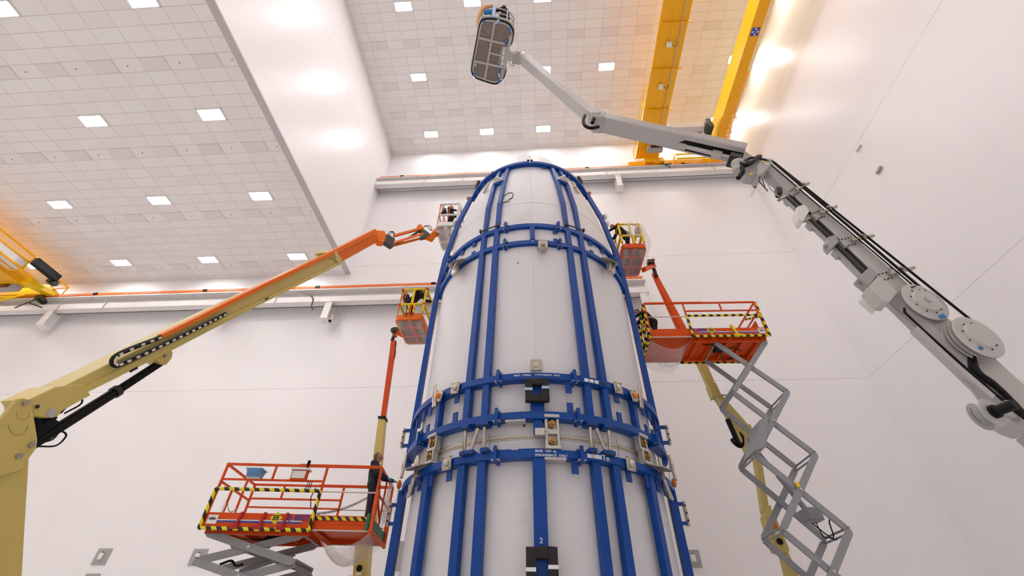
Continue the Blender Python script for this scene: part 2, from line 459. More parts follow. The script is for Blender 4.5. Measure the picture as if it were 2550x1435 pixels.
def column(x, z, dz, label):
    t = thing('roof_bracket', (x, YB-.3, z-dz), label, 'bracket')
    b = MB()
    for sy in (-.26, .26): b.box((x, 20.4+sy, z-dz/2), (.42, .05, dz))
    b.box((x, 20.4, z-dz/2), (.05, .5, dz))
    b.build('stub', 'white', t)
    MB().box((x, 20.4, z-dz-.03), (.5, .62, .06)).build('end_plate', 'white', t)
    return t
column(-31.0, 18.5, 1.1, 'white steel stub under the low runway beam, leftmost')
column(-19.6, 18.5, 1.1, 'white steel stub under the low runway beam, behind the cream boom')
column(-12.75, 18.5, 1.2, 'white steel stub under the low runway beam with camera beside it')
column(6.65, 30.55, 1.35, 'white steel stub under the high runway beam, right of the fairing nose')
column(6.4, 18.5, 2.4, 'white post below the right end of the low runway beam')
def cctv(x, y, z, label, d):
    t = thing('security_camera', (x, y, z), label, 'camera')
    d = Vector(d).normalized()
    MB().tube(Vector((x, y, z))-d*.16, Vector((x, y, z))+d*.16, .13, n=16).build('housing', 'offw', t)
    MB().tube(Vector((x, y, z))+d*.15, Vector((x, y, z))+d*.18, .09, n=14).build('lens', 'black', t)
    MB().beam((x, y, z), (x+.1, YB, z+.25), .08, .08).tube((x, y, z+.05), (x, y+.1, z+.5), .03).build('arm', 'white', t)
cctv(-12.35, 20.3, 17.15, 'small white security camera under the low runway beam', (.3, -.8, -.6))
cctv(16.3, 20.2, 28.3, 'small white security camera in the right corner near the ceiling', (-.5, -.8, -.5))
# loose cable hanging from the low runway
hc = [py(x, y, 20.05) for x, y in ((753, 728), (765, 731), (776, 738), (780, 746), (778, 754), (776, 762), (779, 771))]
tag(MB().path(hc, .035).build('hanging_cable', 'dark'), 'loose dark cable dangling from the conductor bar of the low bay', 'cable')
def wall_bit(p, q, mt, label):
    a = onp(*p, (XR-.08, 0, 0), (1, 0, 0)); b = onp(*q, (XR-.08, 0, 0), (1, 0, 0))
    tag(MB().beam(a, b, .1, .1, side=(1, 0, 0)).build('wall_bracket', mt), label, 'bracket')
wall_bit((2193, 414), (2183, 433), 'socket', 'short grey bracket on the right wall')
wall_bit((2141, 360), (2131, 378), 'white', 'short white bracket on the right wall by the panel joint')
# socket plates on the back wall
def plate(cx, cz, wd, ht, label, box=True):
    t = thing('wall_plate', (cx, YB-.03, cz-ht/2), label, 'wall plate')
    MB().box((cx, YB-.02, cz), (wd, .04, ht)).build('plate', 'socket', t)
    if box:
        MB().box((cx, YB-.09, cz), (.2, .12, .27)).build('cover', 'offw', t, bevel=.05)
        MB().tube((cx, YB-.07, cz+.12), (cx, YB-.07, cz+.19), .02, n=8).build('cable_gland', 'dark', t)
plate(-19.4, 5.04, .64, .62, 'grey plate with white socket low on the back wall, left')
plate(-14.98, 5.03, .66, .63, 'grey plate on the back wall behind the left scissor lift')
plate(6.1, 5.03, .6, .62, 'grey plate with white socket right of the blue frame')
plate(-19.35, 4.1, .64, .62, 'grey plate at the bottom edge below the left socket', False)
plate(-6.2, 5.1, .64, 1.1, 'grey plate on the back wall between lift and blue frame', False)

# ================================================================ overhead cranes
def crane_high():
    t = thing('bridge_crane', (11.8, 3, 33), 'yellow double girder bridge crane under the high ceiling', 'crane')
    y0, y1 = YF+.5, 20.55
    # wide girder with walkway
    MB().box((9.86, (y0+y1)/2, 33.9), (1.0, y1-y0, 1.7)).build('girder', 'yellow', t, bevel=.02)
    b = MB(); y = y1-1.4
    while y > y0: b.box((9.6, y, 32.96), (1.95, .07, .14)); b.box((9.2, y, 33.5), (.3, .07, 1.0)); y -= 2.9
    b.build('stiffener', 'yellow', t)
    MB().box((9.95, (y0+y1)/2, 32.96), (.05, y1-y0-1, .05)).build('conduit', 'alu', t)
    MB().box((8.95, (y0+y1)/2, 33.12), (.85, y1-y0-.2, .08)).build('walkway', 'yellow', t)
    MB().box((8.75, 18.0, 33.35), (.34, 4.2, .3)).box((8.9, 12.5, 33.3), (.2, 1.4, .25)).build('cable_tray', 'offw', t)
    b = MB(); y = y1
    while y > 15: b.beam((8.5, y, 33.1), (8.5, y, 34.2), .05, .05); y -= 1.45
    b.beam((8.5, y1, 34.2), (8.5, 15, 34.2), .05, .05); b.beam((8.5, y1, 33.65), (8.5, 15, 33.65), .05, .05)
    b.beam((8.5, 15, 34.2), (9.2, 15, 34.2), .05, .05)
    b.beam((8.95, 15, 33.4), (8.95, y0, 33.4), .04, .04); b.beam((8.75, 15, 33.9), (8.75, y0, 33.9), .04, .04)
    b.build('handrail', 'yellow2', t)
    # box girder on the right
    MB().box((14.78, (y0+y1)/2, 33.8), (.62, y1-y0, 1.6)).build('girder', 'yellow2', t, bevel=.02)
    MB().box((14.78, (y0+y1)/2, 32.97), (.7, y1-y0, .05)).build('bottom_flange', 'yellow', t)
    # sign
    s = MB().box((14.78, 11.28, 32.93), (.5, .5, .02)).build('sign', 'text_b', t, label='blue direction sign')
    b = MB()
    for dx, dy in ((0, .16), (0, -.16), (.16, 0), (-.16, 0)): b.box((14.78+dx, 11.28+dy, 32.915), (.1, .1, .01))
    b.box((14.78, 11.28, 32.915), (.05, .05, .01)); b.build('arrow', 'text_w', s)
    # end truck and wheels
    MB().box((12, 20.55, 32.2), (8.4, .5, .55)).build('end_truck', 'yellow', t, bevel=.03)
    b = MB()
    for x in (8.4, 9.7, 14.3, 15.6): b.tube((x, 20.35, 31.85), (x, 20.75, 31.85), .3, n=20)
    b.build('wheel', 'dark', t)
    MB().box((9.75, 20.15, 32.1), (1.5, .4, .5)).box((9.9, 20.1, 31.85), (.5, .3, .3)).build('bogie', 'yellow', t)
    b = MB()                                                       # maintenance basket
    for x in (11.2, 14.0):
        b.beam((x-.1, 20.2, 31.55), (x+.25, 19.9, 32.6), .08, .08); b.beam((x+.1, 19.6, 31.55), (x+.25, 19.9, 32.6), .08, .08)
    b.beam((11.1, 20.2, 31.55), (13.9, 20.2, 31.55), .1, .1); b.beam((11.3, 19.6, 31.55), (14.1, 19.6, 31.55), .1, .1)
    b.beam((11.45, 19.9, 32.6), (14.25, 19.9, 32.6), .08, .08)
    b.build('service_cage', 'yellow2', t)
    # hoist trolley
    MB().lathe([(.0, 0), (.42, .03), (.46, .2), (.46, 2.5), (.42, 2.68), (0, 2.7)], (10.7, 18.2, 33.45), (1, 0, 0), n=8).build('hoist_drum', 'beige', t)
    MB().box((12.0, 18.55, 33.0), (2.4, .45, .5)).box((13.75, 18.1, 33.3), (.35, .9, 1.1)).build('trolley', 'dark', t)
    # warning display
    d = MB().box((9.75, 19.3, 32.6), (1.15, .45, .5)).build('load_display', 'socket', t, bevel=.02)
    MB().box((9.8, 19.06, 32.56), (.8, .03, .34)).build('screen', 'display', d)
    for yy in (11.7, 14.5, 18.1):
        d = MB().box((9.35, yy, 32.82), (.3, .3, .26)).build('floodlight', 'offw', t, bevel=.02)
        MB().path([(9.5, yy, 32.85), (9.75, yy+.1, 32.7), (9.9, yy-.05, 32.9)], .02).build('cord', 'dark', d)
    # festoon cables on the far side
    b = MB(); y = 20.0; k = 0
    while y > 14.2:
        for q in range(3):
            sag = .45+.25*math.sin(k*1.7+q) if y > 17 else .25
            b.path([(15.25+.06*q, y-.38*i/6, 33.35-math.sin(PI*i/6)*sag) for i in range(7)], .022, n=6)
        y -= .38; k += 1
    b.build('festoon_cable', 'yellow', t)
    # arm of the collector
    MB().beam((10.35, 20.1, 31.7), (10.7, 19.9, 30.9), .06, .06).beam((10.1, 20.1, 31.6), (11.0, 20.1, 31.6), .1, .1).beam((10.5, 20.0, 31.5), (10.75, 20, 30.95), .05, .05).build('collector_arm', 'dark', t)
crane_high()

def crane_low():
    t = thing('bridge_crane', (-31, 3, 19.9), 'yellow bridge crane with railed walkway in the low bay at the left edge', 'crane')
    y0, y1 = YF+.5, 20.5
    MB().box((-33.2, (y0+19)/2, 20.0), (1.1, 19-y0, .9)).build('girder', 'yellow', t, bevel=.02)
    MB().box((-35.4, (y0+19)/2, 20.0), (.9, 19-y0, .9)).build('girder', 'yellow', t, bevel=.02)
    MB().box((-32.15, (y0+17.6)/2, 19.75), (.8, 17.6-y0, .05)).build('walkway_panel', 'offw', t)
    MB().box((-31.65, (y0+17.6)/2, 20.05), (.04, 17.6-y0, .5)).build('kick_panel', 'offw', t)
    b = MB()
    for z in (19.8, 20.35, 20.85): b.beam((-31.6, y0, z), (-31.6, 17.6, z), .08, .08)
    y = 17.6
    while y > y0: b.beam((-31.6, y, 19.75), (-31.6, y, 20.85), .08, .08); b.beam((-32.7, y, 19.72), (-31.6, y, 19.72), .09, .09); y -= 2.4
    b.beam((-32.5, y0, 19.7), (-32.5, 17.6, 19.7), .08, .08); b.beam((-32.1, y0, 19.7), (-32.1, 17.6, 19.7), .08, .08)
    b.build('handrail', 'yellow', t)
    MB().box((-31.05, 18.3, 20.3), (.35, 1.7, .5)).build('cabinet', 'black', t, bevel=.03)
    MB().tube((-31.4, 19.0, 20.1), (-31.4, 19.4, 20.1), .16, n=16).box((-31.1, 19.2, 20.0), (.3, .3, .3)).build('motor', 'dark', t)
    # end truck
    MB().prism([(-36.9, 19.9, 19.72), (-32.6, 19.9, 19.72), (-31.9, 19.9, 20.1), (-32.5, 19.9, 20.55), (-36.9, 19.9, 20.55)], (0, .55, 0)).build('end_truck', 'yellow', t, bevel=.02)
    MB().beam((-32.3, 18.9, 19.72), (-32.0, 20.3, 19.9), .5, .3).box((-33.2, 18.9, 19.8), (2.4, .5, .4)).build('gusset', 'yellow2', t)
    b = MB()
    b.beam((-31.2, 18.9, 20.4), (-31.2, 20.1, 20.4), .07, .07); b.beam((-31.6, 17.8, 20.7), (-31.2, 18.9, 20.4), .07, .07)
    b.beam((-31.2, 20.1, 20.4), (-31.7, 20.4, 19.9), .07, .07); b.beam((-32.2, 20.0, 20.2), (-31.2, 20.1, 20.4), .06, .06)
    b.tube((-32, 20.4, 19.9), (-30.4, 20.4, 19.9), .06, n=8); b.build('buffer_guard', 'yellow', t)
    b = MB()
    for x in (-32.6, -36.3): b.tube((x, 20.0, 19.6), (x, 20.5, 19.6), .28, n=18)
    b.build('wheel', 'dark', t)
    d = MB().box((-33.6, 18.9, 19.5), (1.6, .4, .55)).build('load_display', 'socket', t, bevel=.02)
    MB().box((-33.75, 18.68, 19.5), (.95, .03, .38)).build('screen', 'display', d)
    hook = MB().lathe([(0, -.09), (.5, -.09), (.55, 0), (.5, .09), (0, .09)], (-35.3, 18.6, 19.5), (.25, 1, .2), n=28).build('sheave', 'foamy', t)
    b = MB()
    for k in range(5): b.tube(Vector((-35.3, 18.46, 19.47))+Vector((math.cos(k*1.256)*.28, 0, math.sin(k*1.256)*.28)), Vector((-35.3, 18.5, 19.47))+Vector((math.cos(k*1.256)*.28, 0, math.sin(k*1.256)*.28)), .11, n=14)
    b.build('sheave_hole', 'dark', hook)
    b = MB()                                                        # service cage
    for x in (-36.2, -33.6): b.beam((x, 19.9, 19.7), (x-.5, 19.5, 18.95), .1, .1)
    b.beam((-36.7, 19.5, 18.95), (-34.1, 19.5, 18.95), .1, .1); b.beam((-36.4, 19.7, 19.35), (-33.8, 19.7, 19.35), .09, .09)
    b.build('service_cage', 'yellow2', t)
    MB().beam((-32.4, 20.0, 19.5), (-33.2, 19.8, 18.5), .05, .05).beam((-32.8, 19.9, 19.0), (-31.5, 19.9, 18.55), .07, .07).beam((-32.1, 19.9, 19.4), (-31.7, 19.9, 19.1), .14, .2).build('collector_arm', 'dark', t)
crane_low()

# ================================================================ rocket fairing
FX, FY, FR = -0.16, 13.0, 3.40
def fr(z): return FR*(1-min(1, max(0, (z-11.5)/11.1))**2.1)**.91
def fp(ang, r, z):
    t = math.radians(ang); return Vector((FX+r*math.sin(t), FY-r*math.cos(t), z))
def tang(ang): t = math.radians(ang); return Vector((math.cos(t), math.sin(t), 0))
def radv(ang): t = math.radians(ang); return Vector((math.sin(t), -math.cos(t), 0))

fa = thing('rocket_fairing', (FX, FY, .9), 'huge white rocket fairing standing upright inside the blue frames', 'rocket fairing')
prof = [(FR, .9), (FR, 5.46)]
MB().lathe(prof, (FX, FY, 0), n=128, caps=False).build('lower_shell', 'shell', fa)
prof = [(FR, 5.54), (FR, 11.5)]+[(fr(z), z) for z in np.linspace(11.7, 22.3, 54)]+[(.25, 22.45), (0, 22.5)]
MB().lathe(prof, (FX, FY, 0), n=128, caps=False).build('upper_shell', 'shell', fa)
MB().arc(FX, FY, 3.36, 3.425, 5.46, 5.545, -180, 180, 128).build('separation_band', 'ruler', fa, label='yellowed band with a row of dark holes')
b = MB()
for i in range(-62, 64):
    a_ = i*.72*1.35
    b.tube(fp(a_, 3.42, 5.49), fp(a_, 3.43, 5.49), .014, n=8)
b.build('band_hole', 'dark', fa, kind='stuff')
MB().arc(FX, FY, 3.40, 3.43, 5.545, 5.575, -180, 180, 128).build('band_rim', 'alu', fa)
# seams and repair patches on the skin
b = MB()
zs = list(np.linspace(7.4, 16.8, 60))
b.path([fp(2, fr(z)-.001, z) for z in zs], .004, n=5)
b.arc(FX, FY, fr(14.14)-.01, fr(14.14)+.004, 14.14, 14.152, -80, 84, 80)
b.build('seam', 'trim', fa)
def patch(b, a0, a1, z0, z1, off=.004, cut=None):
    n = 6
    def f(u, v):
        a = a0+(a1-a0)*u; z = z0+(z1-z0)*v; return fp(a, fr(z)+off, z)
    b.sheet(f, n, n); return b
for q in ((-9, 2, 13.1, 13.63, .004), (-13.5, -11, 13.6, 13.8, .006), (1.2, 3.4, 15.2, 15.3, .004), (-.4, 1.0, 14.42, 14.5, .004), (3.0, 4.4, 14.42, 14.5, .004),
          (-4.6, -2.6, 3.75, 4.05, .004), (1.1, 2.9, 8.15, 8.4, .004)):
    b = MB(); patch(b, *q); b.build('repair_patch', 'patch', fa)
for q in (-.6, 3.2):
    for z in (9.6, 9.95): MB().tube(fp(q+.4, FR, z), fp(q+.4, FR+.004, z), .05, n=14).build('repair_patch', 'white', fa)
for q, z in ((-3.2, 5.78), (-5.9, 11.02), (29.9, 13.9)): MB().tube(fp(q, fr(z), z), fp(q, fr(z)+.008, z), .035, n=14).build('plug', 'brass', fa)
# access port (hexagonal opening with frame)
def port():
    ang = [(-17.6, 14.8), (-14.4, 15.0), (-11.1, 15.0), (-10.1, 14.76), (-11.6, 14.57), (-16.7, 14.6)]
    c0 = (sum(a for a, z in ang)/6, sum(z for a, z in ang)/6)
    pts = [fp(a, fr(z)+.02, z) for a, z in ang]; pts.append(pts[0])
    MB().path(pts, .015, n=6).build('access_port_frame', 'dark', fa)
    MB().prism([fp(a, fr(z)+.006, z) for a, z in ang], radv(-15)*.006).build('access_port', 'shell', fa)
    MB().box(fp(-14.6, fr(14.46)+.03, 14.46), (.22, .06, .1), (tang(-15), radv(-15), Vector((0, 0, 1)))).build('port_latch', 'plate', fa)
port()
# interface plate above the text
MB().box(fp(2, FR+.03, 7.35), (.28, .06, .32), (tang(2), radv(2), Vector((0, 0, 1)))).build('cover_plate', 'plate', fa, label='square metal plate with bolts', bevel=.01)
MB().tube(fp(2, FR+.05, 7.35), fp(2, FR+.08, 7.35), .08, n=20).build('boss', 'alu', fa)
# stand
st = thing('assembly_stand', (FX, FY, 0), 'round white stand under the fairing', 'stand')
MB().lathe([(3.5, .55), (3.5, .9)], (FX, FY, 0), n=96).build('ring', 'white', st)
b = MB()
for k in range(8): b.beam(fp(k*45+20, 3.3, 0), fp(k*45+20, 3.3, .56), .3, .3)
b.build('foot', 'grey', st)

# ================================================================ blue strongback frames
A0 = 2.0
def ring(parent, z1, R, a0=-75.4, a1=75.4, h=.17, d=.24, label=None):
    return MB().arc(FX, FY, R-d, R, z1-h, z1, a0, a1, 96).build('ring_beam', 'blue', parent, label=label, bevel=.008)
def tabs(parent, zc, R, angs, h=.32, wd=.15, tilt=0):
    for q in angs:
        MB().box(fp(q, R, zc), (wd, .03, h), (tang(q), radv(q), Vector((0, 0, 1)))).build('tread_tab', 'bluedk', parent)
def clamps(parent, z1, R, angs, h=.17):
    for q in angs:
        c = MB().box(fp(q, R-.04, z1-h/2), (.07, .3, .34), (tang(q), radv(q), Vector((0, 0, 1)))).build('joint_flange', 'blue', parent)
        b = MB()
        for dz in (-.12, .12):
            for dr in (-.03, .06): b.tube(fp(q, R+dr, z1-h/2+dz)-tang(q)*.09, fp(q, R+dr, z1-h/2+dz)+tang(q)*.09, .018, n=8)
        b.build('bolt', 'steel', c)
def stringer(parent, q, pts, wd=.17, dp=.16):
    """upright following (radius, z) points"""
    b = MB()
    for (r0, z0), (r1, z1) in zip(pts, pts[1:]):
        b.beam(fp(q, r0, z0), fp(q, r1, z1), wd, dp, side=tang(q))
    return b.build('upright', 'blue', parent, bevel=.006)
def plate_on(parent, q, R, z, sz=.27, rot=0, amber=False):
    ax = (tang(q)*math.cos(rot)+Vector((0, 0, 1))*math.sin(rot), radv(q), Vector((0, 0, 1))*math.cos(rot)-tang(q)*math.sin(rot))
    p = MB().box(fp(q, R+.05, z), (sz, .03, sz*1.15), ax).build('guide_plate', 'plate', parent, bevel=.02, label='square metal plate with rounded corners')
    b = MB()
    for sx in (-1, 1):
        for sz_ in (-1, 1):
            c = fp(q, R+.065, z)+ax[0]*sx*sz*.4+ax[2]*sz_*sz*.46
            b.tube(c, c+radv(q)*.015, .012, n=8)
    b.build('screw', 'dark', p)
    k = MB().lathe([(0, 0), (.07, 0), (.07, .04), (.03, .09), (0, .09)], fp(q, R+.06, z), radv(q), n=18)
    k.build('knob', 'amber' if amber else 'alu', p)
def silver_block(parent, q, R, z, flip=1):
    up = Vector((0, 0, 1))
    p = MB().box(fp(q, R-.05, z+.16*flip), (.34, .26, .07), (tang(q), radv(q), up))
    for s_ in (-1, 1): p.box(fp(q, R-.04, z)+tang(q)*s_*.13, (.06, .14, .36), (tang(q), radv(q), up))
    p.box(fp(q, R-.08, z), (.26, .04, .36), (tang(q), radv(q), up)).box(fp(q, R-.04, z-.17*flip), (.3, .16, .05), (tang(q), radv(q), up))
    p = p.build('latch_block', 'alu', parent, bevel=.006)
    MB().lathe([(0, 0), (.075, 0), (.075, .05), (.05, .06), (.05, .12), (0, .12)], fp(q, R-.02, z), radv(q), n=18).build('dome', 'brass', p)
def rod_pair(parent, q, R, z, ln=.62, tilt=.1):
    a = fp(q, R+.09, z-ln/2)-tang(q)*tilt*.3; c = fp(q, R+.05, z+ln/2)+tang(q)*tilt*.3
    p = MB().tube(a, c, .035, n=12).tube(a+tang(q)*.09, c+tang(q)*.08, .03, n=12).build('gas_strut', 'steel', parent)
    m = (a+c)/2
    MB().tube(m-Vector((0, 0, .06)), m+Vector((0, 0, .06)), .05, n=14).build('collar', 'plate', p)
def castor(parent, p, r=.16, axis=(0, 1, 0)):
    w_ = MB().lathe([(0, -.06), (r*.8, -.06), (r, -.03), (r, .03), (r*.8, .06), (0, .06)], p, axis, n=24).build('castor', 'foamw', parent)

SYM = lambda *v: [A0-x for x in v[::-1]]+[A0+x for x in v]
up_fr = thing('strongback_frame', (FX, FY-3.6, 5.82), 'upper blue steel strongback frame curved round the fairing from nose to band', 'support frame')
lo_fr = thing('strongback_frame', (FX, FY-3.6, .9), 'lower blue steel strongback frame below the white fairing band', 'support frame')
RB, R2, R3, R4, R5, R6 = 3.68, 3.70, 3.68, 3.52, 3.50, 2.78
ZB, Z2, Z3, Z4, Z5, Z6 = 5.13, 5.99, 7.00, 11.90, 12.74, 17.54
r2_ = ring(up_fr, Z2, R2); r3_ = ring(up_fr, Z3, R3); r4_ = ring(up_fr, Z4, R4, d=.2); r5_ = ring(up_fr, Z5, R5, d=.2); r6_ = ring(up_fr, Z6, R6, -70, 70, h=.15, d=.2)
rb_ = ring(lo_fr, ZB, RB)
P = 3.56
for q in SYM(20, 28):
    stringer(up_fr, q, [(P, Z2), (P, Z3-.17)])
    stringer(up_fr, q, [(P, Z3), (3.46, Z4-.15)])
    stringer(up_fr, q, [(3.44, Z4), (3.42, Z5-.15)])
for q, k in ((A0-28, -1), (A0-20, -1), (A0+20, 1), (A0+28, 1)):
    qq = q
    b = MB(); zs = [Z5-.05, 14.2, 15.9, Z6-.13]
    for z0, z1 in zip(zs, zs[1:]):
        b.beam(fp(qq, fr(z0)+.1 if z0 > Z5 else 3.4, z0), fp(qq, fr(z1)+.1, z1), .15, .13, side=tang(qq))
    b.build('upright', 'blue', up_fr, bevel=.006)
for k in (-1, 1):
    # cross bar with triangular lug between the upper uprights
    q0, q1 = A0+k*20, A0+k*28
    a, c = fp(q0, fr(15.95)+.13, 15.95), fp(q1, fr(15.95)+.13, 15.95)
    MB().beam(a, c, .12, .13, side=(0, 0, 1)).build('cross_bar', 'blue', up_fr)
    m = (a+c)/2; out = radv(A0+k*24)
    MB().prism([a+out*.08+Vector((0, 0, .05)), c+out*.08+Vector((0, 0, .05)), m+out*.26+Vector((0, 0, .16))], (0, 0, .05)).build('lifting_lug', 'alu', up_fr)
    # dark hinge bar at ring 5
    a, c = fp(q0+k*-1, fr(13)+.16, Z5+.12), fp(q1+k*2, fr(13)+.16, Z5+.12)
    MB().tube(a, c, .022, n=10).build('hinge_rod', 'dark', up_fr)
    b = MB()
    for e in (a, c): b.box(e, (.06, .1, .12), (tang(q0), radv(q0), Vector((0, 0, 1))))
    b.build('hinge_end', 'dark', up_fr)
    rod_pair(up_fr, A0+k*37, fr(16.3)+.06, 16.25, ln=.62, tilt=-.3*k)
stringer(up_fr, A0, [(3.47, Z4), (3.45, Z5-.15)], wd=.15)
stringer(up_fr, A0, [(P, Z2), (P, Z3-.17)], wd=.32)
stringer(up_fr, A0, [(P, 5.5), (P, Z2-.17)], wd=.2)
for q in SYM(43.5): stringer(up_fr, q, [(P, Z2), (P, Z3-.17)], wd=.13)
# end posts follow the silhouette of the fairing
EPY = 12.05
EP = lambda k, h, z, dy=0.0: Vector((FX-.02+k*h, EPY+dy, z))
for k, q in ((-1, -75), (1, 75)):
    b = MB(); pts = [EP(k, 3.47, Z2-.3), EP(k, 3.46, 10.5), EP(k, 3.43, 12.1), EP(k, 3.35, 13.65), EP(k, 3.03, 15.85), EP(k, 2.58, 17.6)]
    for p0, p1 in zip(pts, pts[1:]): b.beam(p0, p1, .15, .2, side=(1, 0, 0))
    b.build('end_post', 'blue', up_fr, bevel=.006)
    MB().beam(EP(k, 3.48, 1.0), EP(k, 3.48, ZB-.05), .18, .24, side=(1, 0, 0)).build('end_post', 'blue', lo_fr, bevel=.006)
    for zz, hh in ((15.95, 3.2), (15.46, 3.22)):
        castor(up_fr, EP(k, hh, zz), .14, (1, .25, 0))
        MB().box(EP(k, hh-.12, zz), (.16, .1, .12)).build('castor_bracket', 'blue', up_fr)
    for par, zc in ((up_fr, 6.52), (lo_fr, 4.52), (lo_fr, 2.9)):
        c = EP(k, 3.74, zc); o_ = Vector((k, 0, 0))
        b = MB().box(c, (.06, .14, .56)).build('standoff_plate', 'plate', par, bevel=.01)
        for dz in (-.22, .22): MB().box(c-o_*.11+Vector((0, 0, dz)), (.2, .1, .07)).build('standoff_arm', 'blue', par)
        for dz in (-.17, 0, .17): MB().tube(c+Vector((0, -.075, dz)), c+Vector((0, -.068, dz)), .028, n=10).build('hole', 'dark', b)
    MB().ell(EP(k, 3.62, 5.25), (.06, .11, .12)).build('amber_reflector', 'amber', lo_fr)
    MB().ell(EP(k, 2.75, 17.62), (.05, .08, .11)).build('amber_reflector', 'amber', up_fr)
    # wheel brackets on ring 4
    qq = A0+k*42
    d = MB().lathe([(0, 0), (.3, 0), (.32, .02), (0, .03)], fp(qq, 3.7, 11.62), (radv(qq)*.55+Vector((0, 0, .83))), n=28).build('guide_disc', 'plate', up_fr)
    MB().box(fp(qq+k*1.5, 3.68, 11.4), (.2, .16, .42), (tang(qq), radv(qq), Vector((0, 0, 1)))).build('disc_bracket', 'alu', up_fr, bevel=.01)
    MB().tube(fp(qq, 3.7, 11.2), fp(qq, 3.8, 11.6), .06, n=12).tube(fp(qq, 3.85, 11.25), fp(qq+2, 3.85, 11.5), .03, n=10).build('spindle', 'steel', up_fr)
    MB().box(fp(qq+k*4, 3.6, 11.78), (.2, .2, .3), (tang(qq), radv(qq), Vector((0, 0, 1)))).build('side_bracket', 'blue', up_fr, bevel=.01)
    # black pulley behind the top ring
    MB().lathe([(.0, -.04), (.2, -.04), (.2, .04), (0, .04)], fp(k*58, 2.7, 17.95), radv(k*58), n=22).build('guide_wheel', 'black', up_fr)
    # corner fittings
    plate_on(up_fr, A0+k*33.2, R3, 6.88, rot=k*.12)
    plate_on(up_fr, A0+k*42, R3, 6.84, rot=k*.3, amber=True)
    rod_pair(up_fr, A0+k*45.5, R3, 6.9, .72, tilt=.35*k)
    plate_on(lo_fr, A0+k*33.3, RB, 5.02)
    silver_block(up_fr, A0+k*43.8, P+.08, 5.68)
    silver_block(lo_fr, A0+k*44.6, P+.08, 5.36, -1)
    d = MB().lathe([(0, 0), (.3, 0), (.3, .02), (0, .03)], fp(A0+k*48, 3.78, 5.12), (radv(A0+k*48)*.3+Vector((0, 0, .95))), n=28).build('guide_disc', 'plate', lo_fr)
    rod_pair(lo_fr, A0+k*51, RB, 5.2, .5, tilt=.2*k)
    rod_pair(lo_fr, A0+k*53, RB, 4.75, .42, tilt=-.2*k)
    rod_pair(up_fr, A0+k*64, RB+.04, 5.45, .62, tilt=.1*k)
for q in SYM(20, 28): stringer(lo_fr, q, [(P, 1.0), (P, ZB-.17)], wd=.19)
stringer(lo_fr, A0, [(P+.01, 1.0), (P+.01, ZB-.17)], wd=.27)
for q in SYM(45.8): stringer(lo_fr, q, [(P, 1.0), (P, ZB-.17)], wd=.2)
MB().arc(FX, FY, 3.44, 3.68, 1.0, 1.2, -75, 75, 96).build('base_ring', 'blue', lo_fr)
MB().arc(FX, FY, 3.42, 3.62, ZB-.01, ZB+.04, -5, 7, 12).arc(FX, FY, 3.42, 3.62, ZB-.01, ZB+.04, -14, -7.5, 8).build('pad_strip', 'blue', lo_fr)
silver_block(up_fr, 6.9, P+.08, 5.72)
silver_block(lo_fr, 6.9, P+.08, 5.33, -1)
MB().box(fp(6.9, 3.6, 11.53), (.3, .2, .32), (tang(7), radv(7), Vector((0, 0, 1)))).build('latch_block', 'plate', up_fr, bevel=.02)
MB().lathe([(0, 0), (.07, 0), (.07, .08), (0, .1)], fp(6.9, 3.7, 11.5), radv(6.9), n=16).build('dome', 'steel', up_fr)
MB().box(fp(2.6, P+.1, 5.5), (.22, .16, .16), (tang(2), radv(2), Vector((0, 0, 1)))).build('sensor_box', 'alu', up_fr, bevel=.01)
MB().box(fp(-6, P+.02, Z2-.19), (.46, .2, .05), (tang(-6), radv(-6), Vector((0, 0, 1)))).build('bar_plate', 'alu', up_fr)
MB().box(fp(7.5, P+.02, ZB-.19), (.46, .2, .05), (tang(7.5), radv(7.5), Vector((0, 0, 1)))).build('bar_plate', 'alu', lo_fr)
MB().box(fp(2, 2.78, 17.62), (.24, .1, .1), (tang(2), radv(2), Vector((0, 0, 1)))).tube(fp(2, 2.8, 17.4), fp(2, 2.8, 17.85), .03).build('top_latch', 'steel', up_fr)
TABS = (33.4, 43.2, 50.5, 56.5, 66)
tabs(up_fr, 6.69, 3.6, SYM(*TABS)+[14.2]); tabs(up_fr, 6.12, 3.6, SYM(*TABS)+[14.2]); tabs(lo_fr, 4.83, 3.6, SYM(*TABS)+[14.2])
tabs(up_fr, 12.5, 3.44, SYM(35, 45, 54, 66)+[14.6], h=.26); tabs(up_fr, 11.98, 3.44, SYM(35, 45, 56, 66)+[14.6], h=.26)
tabs(up_fr, 17.33, 2.68, SYM(38, 47.5, 58, 68)+[14.3], h=.2, wd=.14)
for z1, R, p in ((Z3, R3, up_fr), (Z2, R2, up_fr), (ZB, RB, lo_fr), (Z4, R4, up_fr), (Z5, R5, up_fr)): clamps(p, z1, R, (A0-14.4, A0+14.2))
clamps(up_fr, Z5, R5, (A0-57, A0+57)); clamps(up_fr, Z2, R2, (A0-52, A0+52))
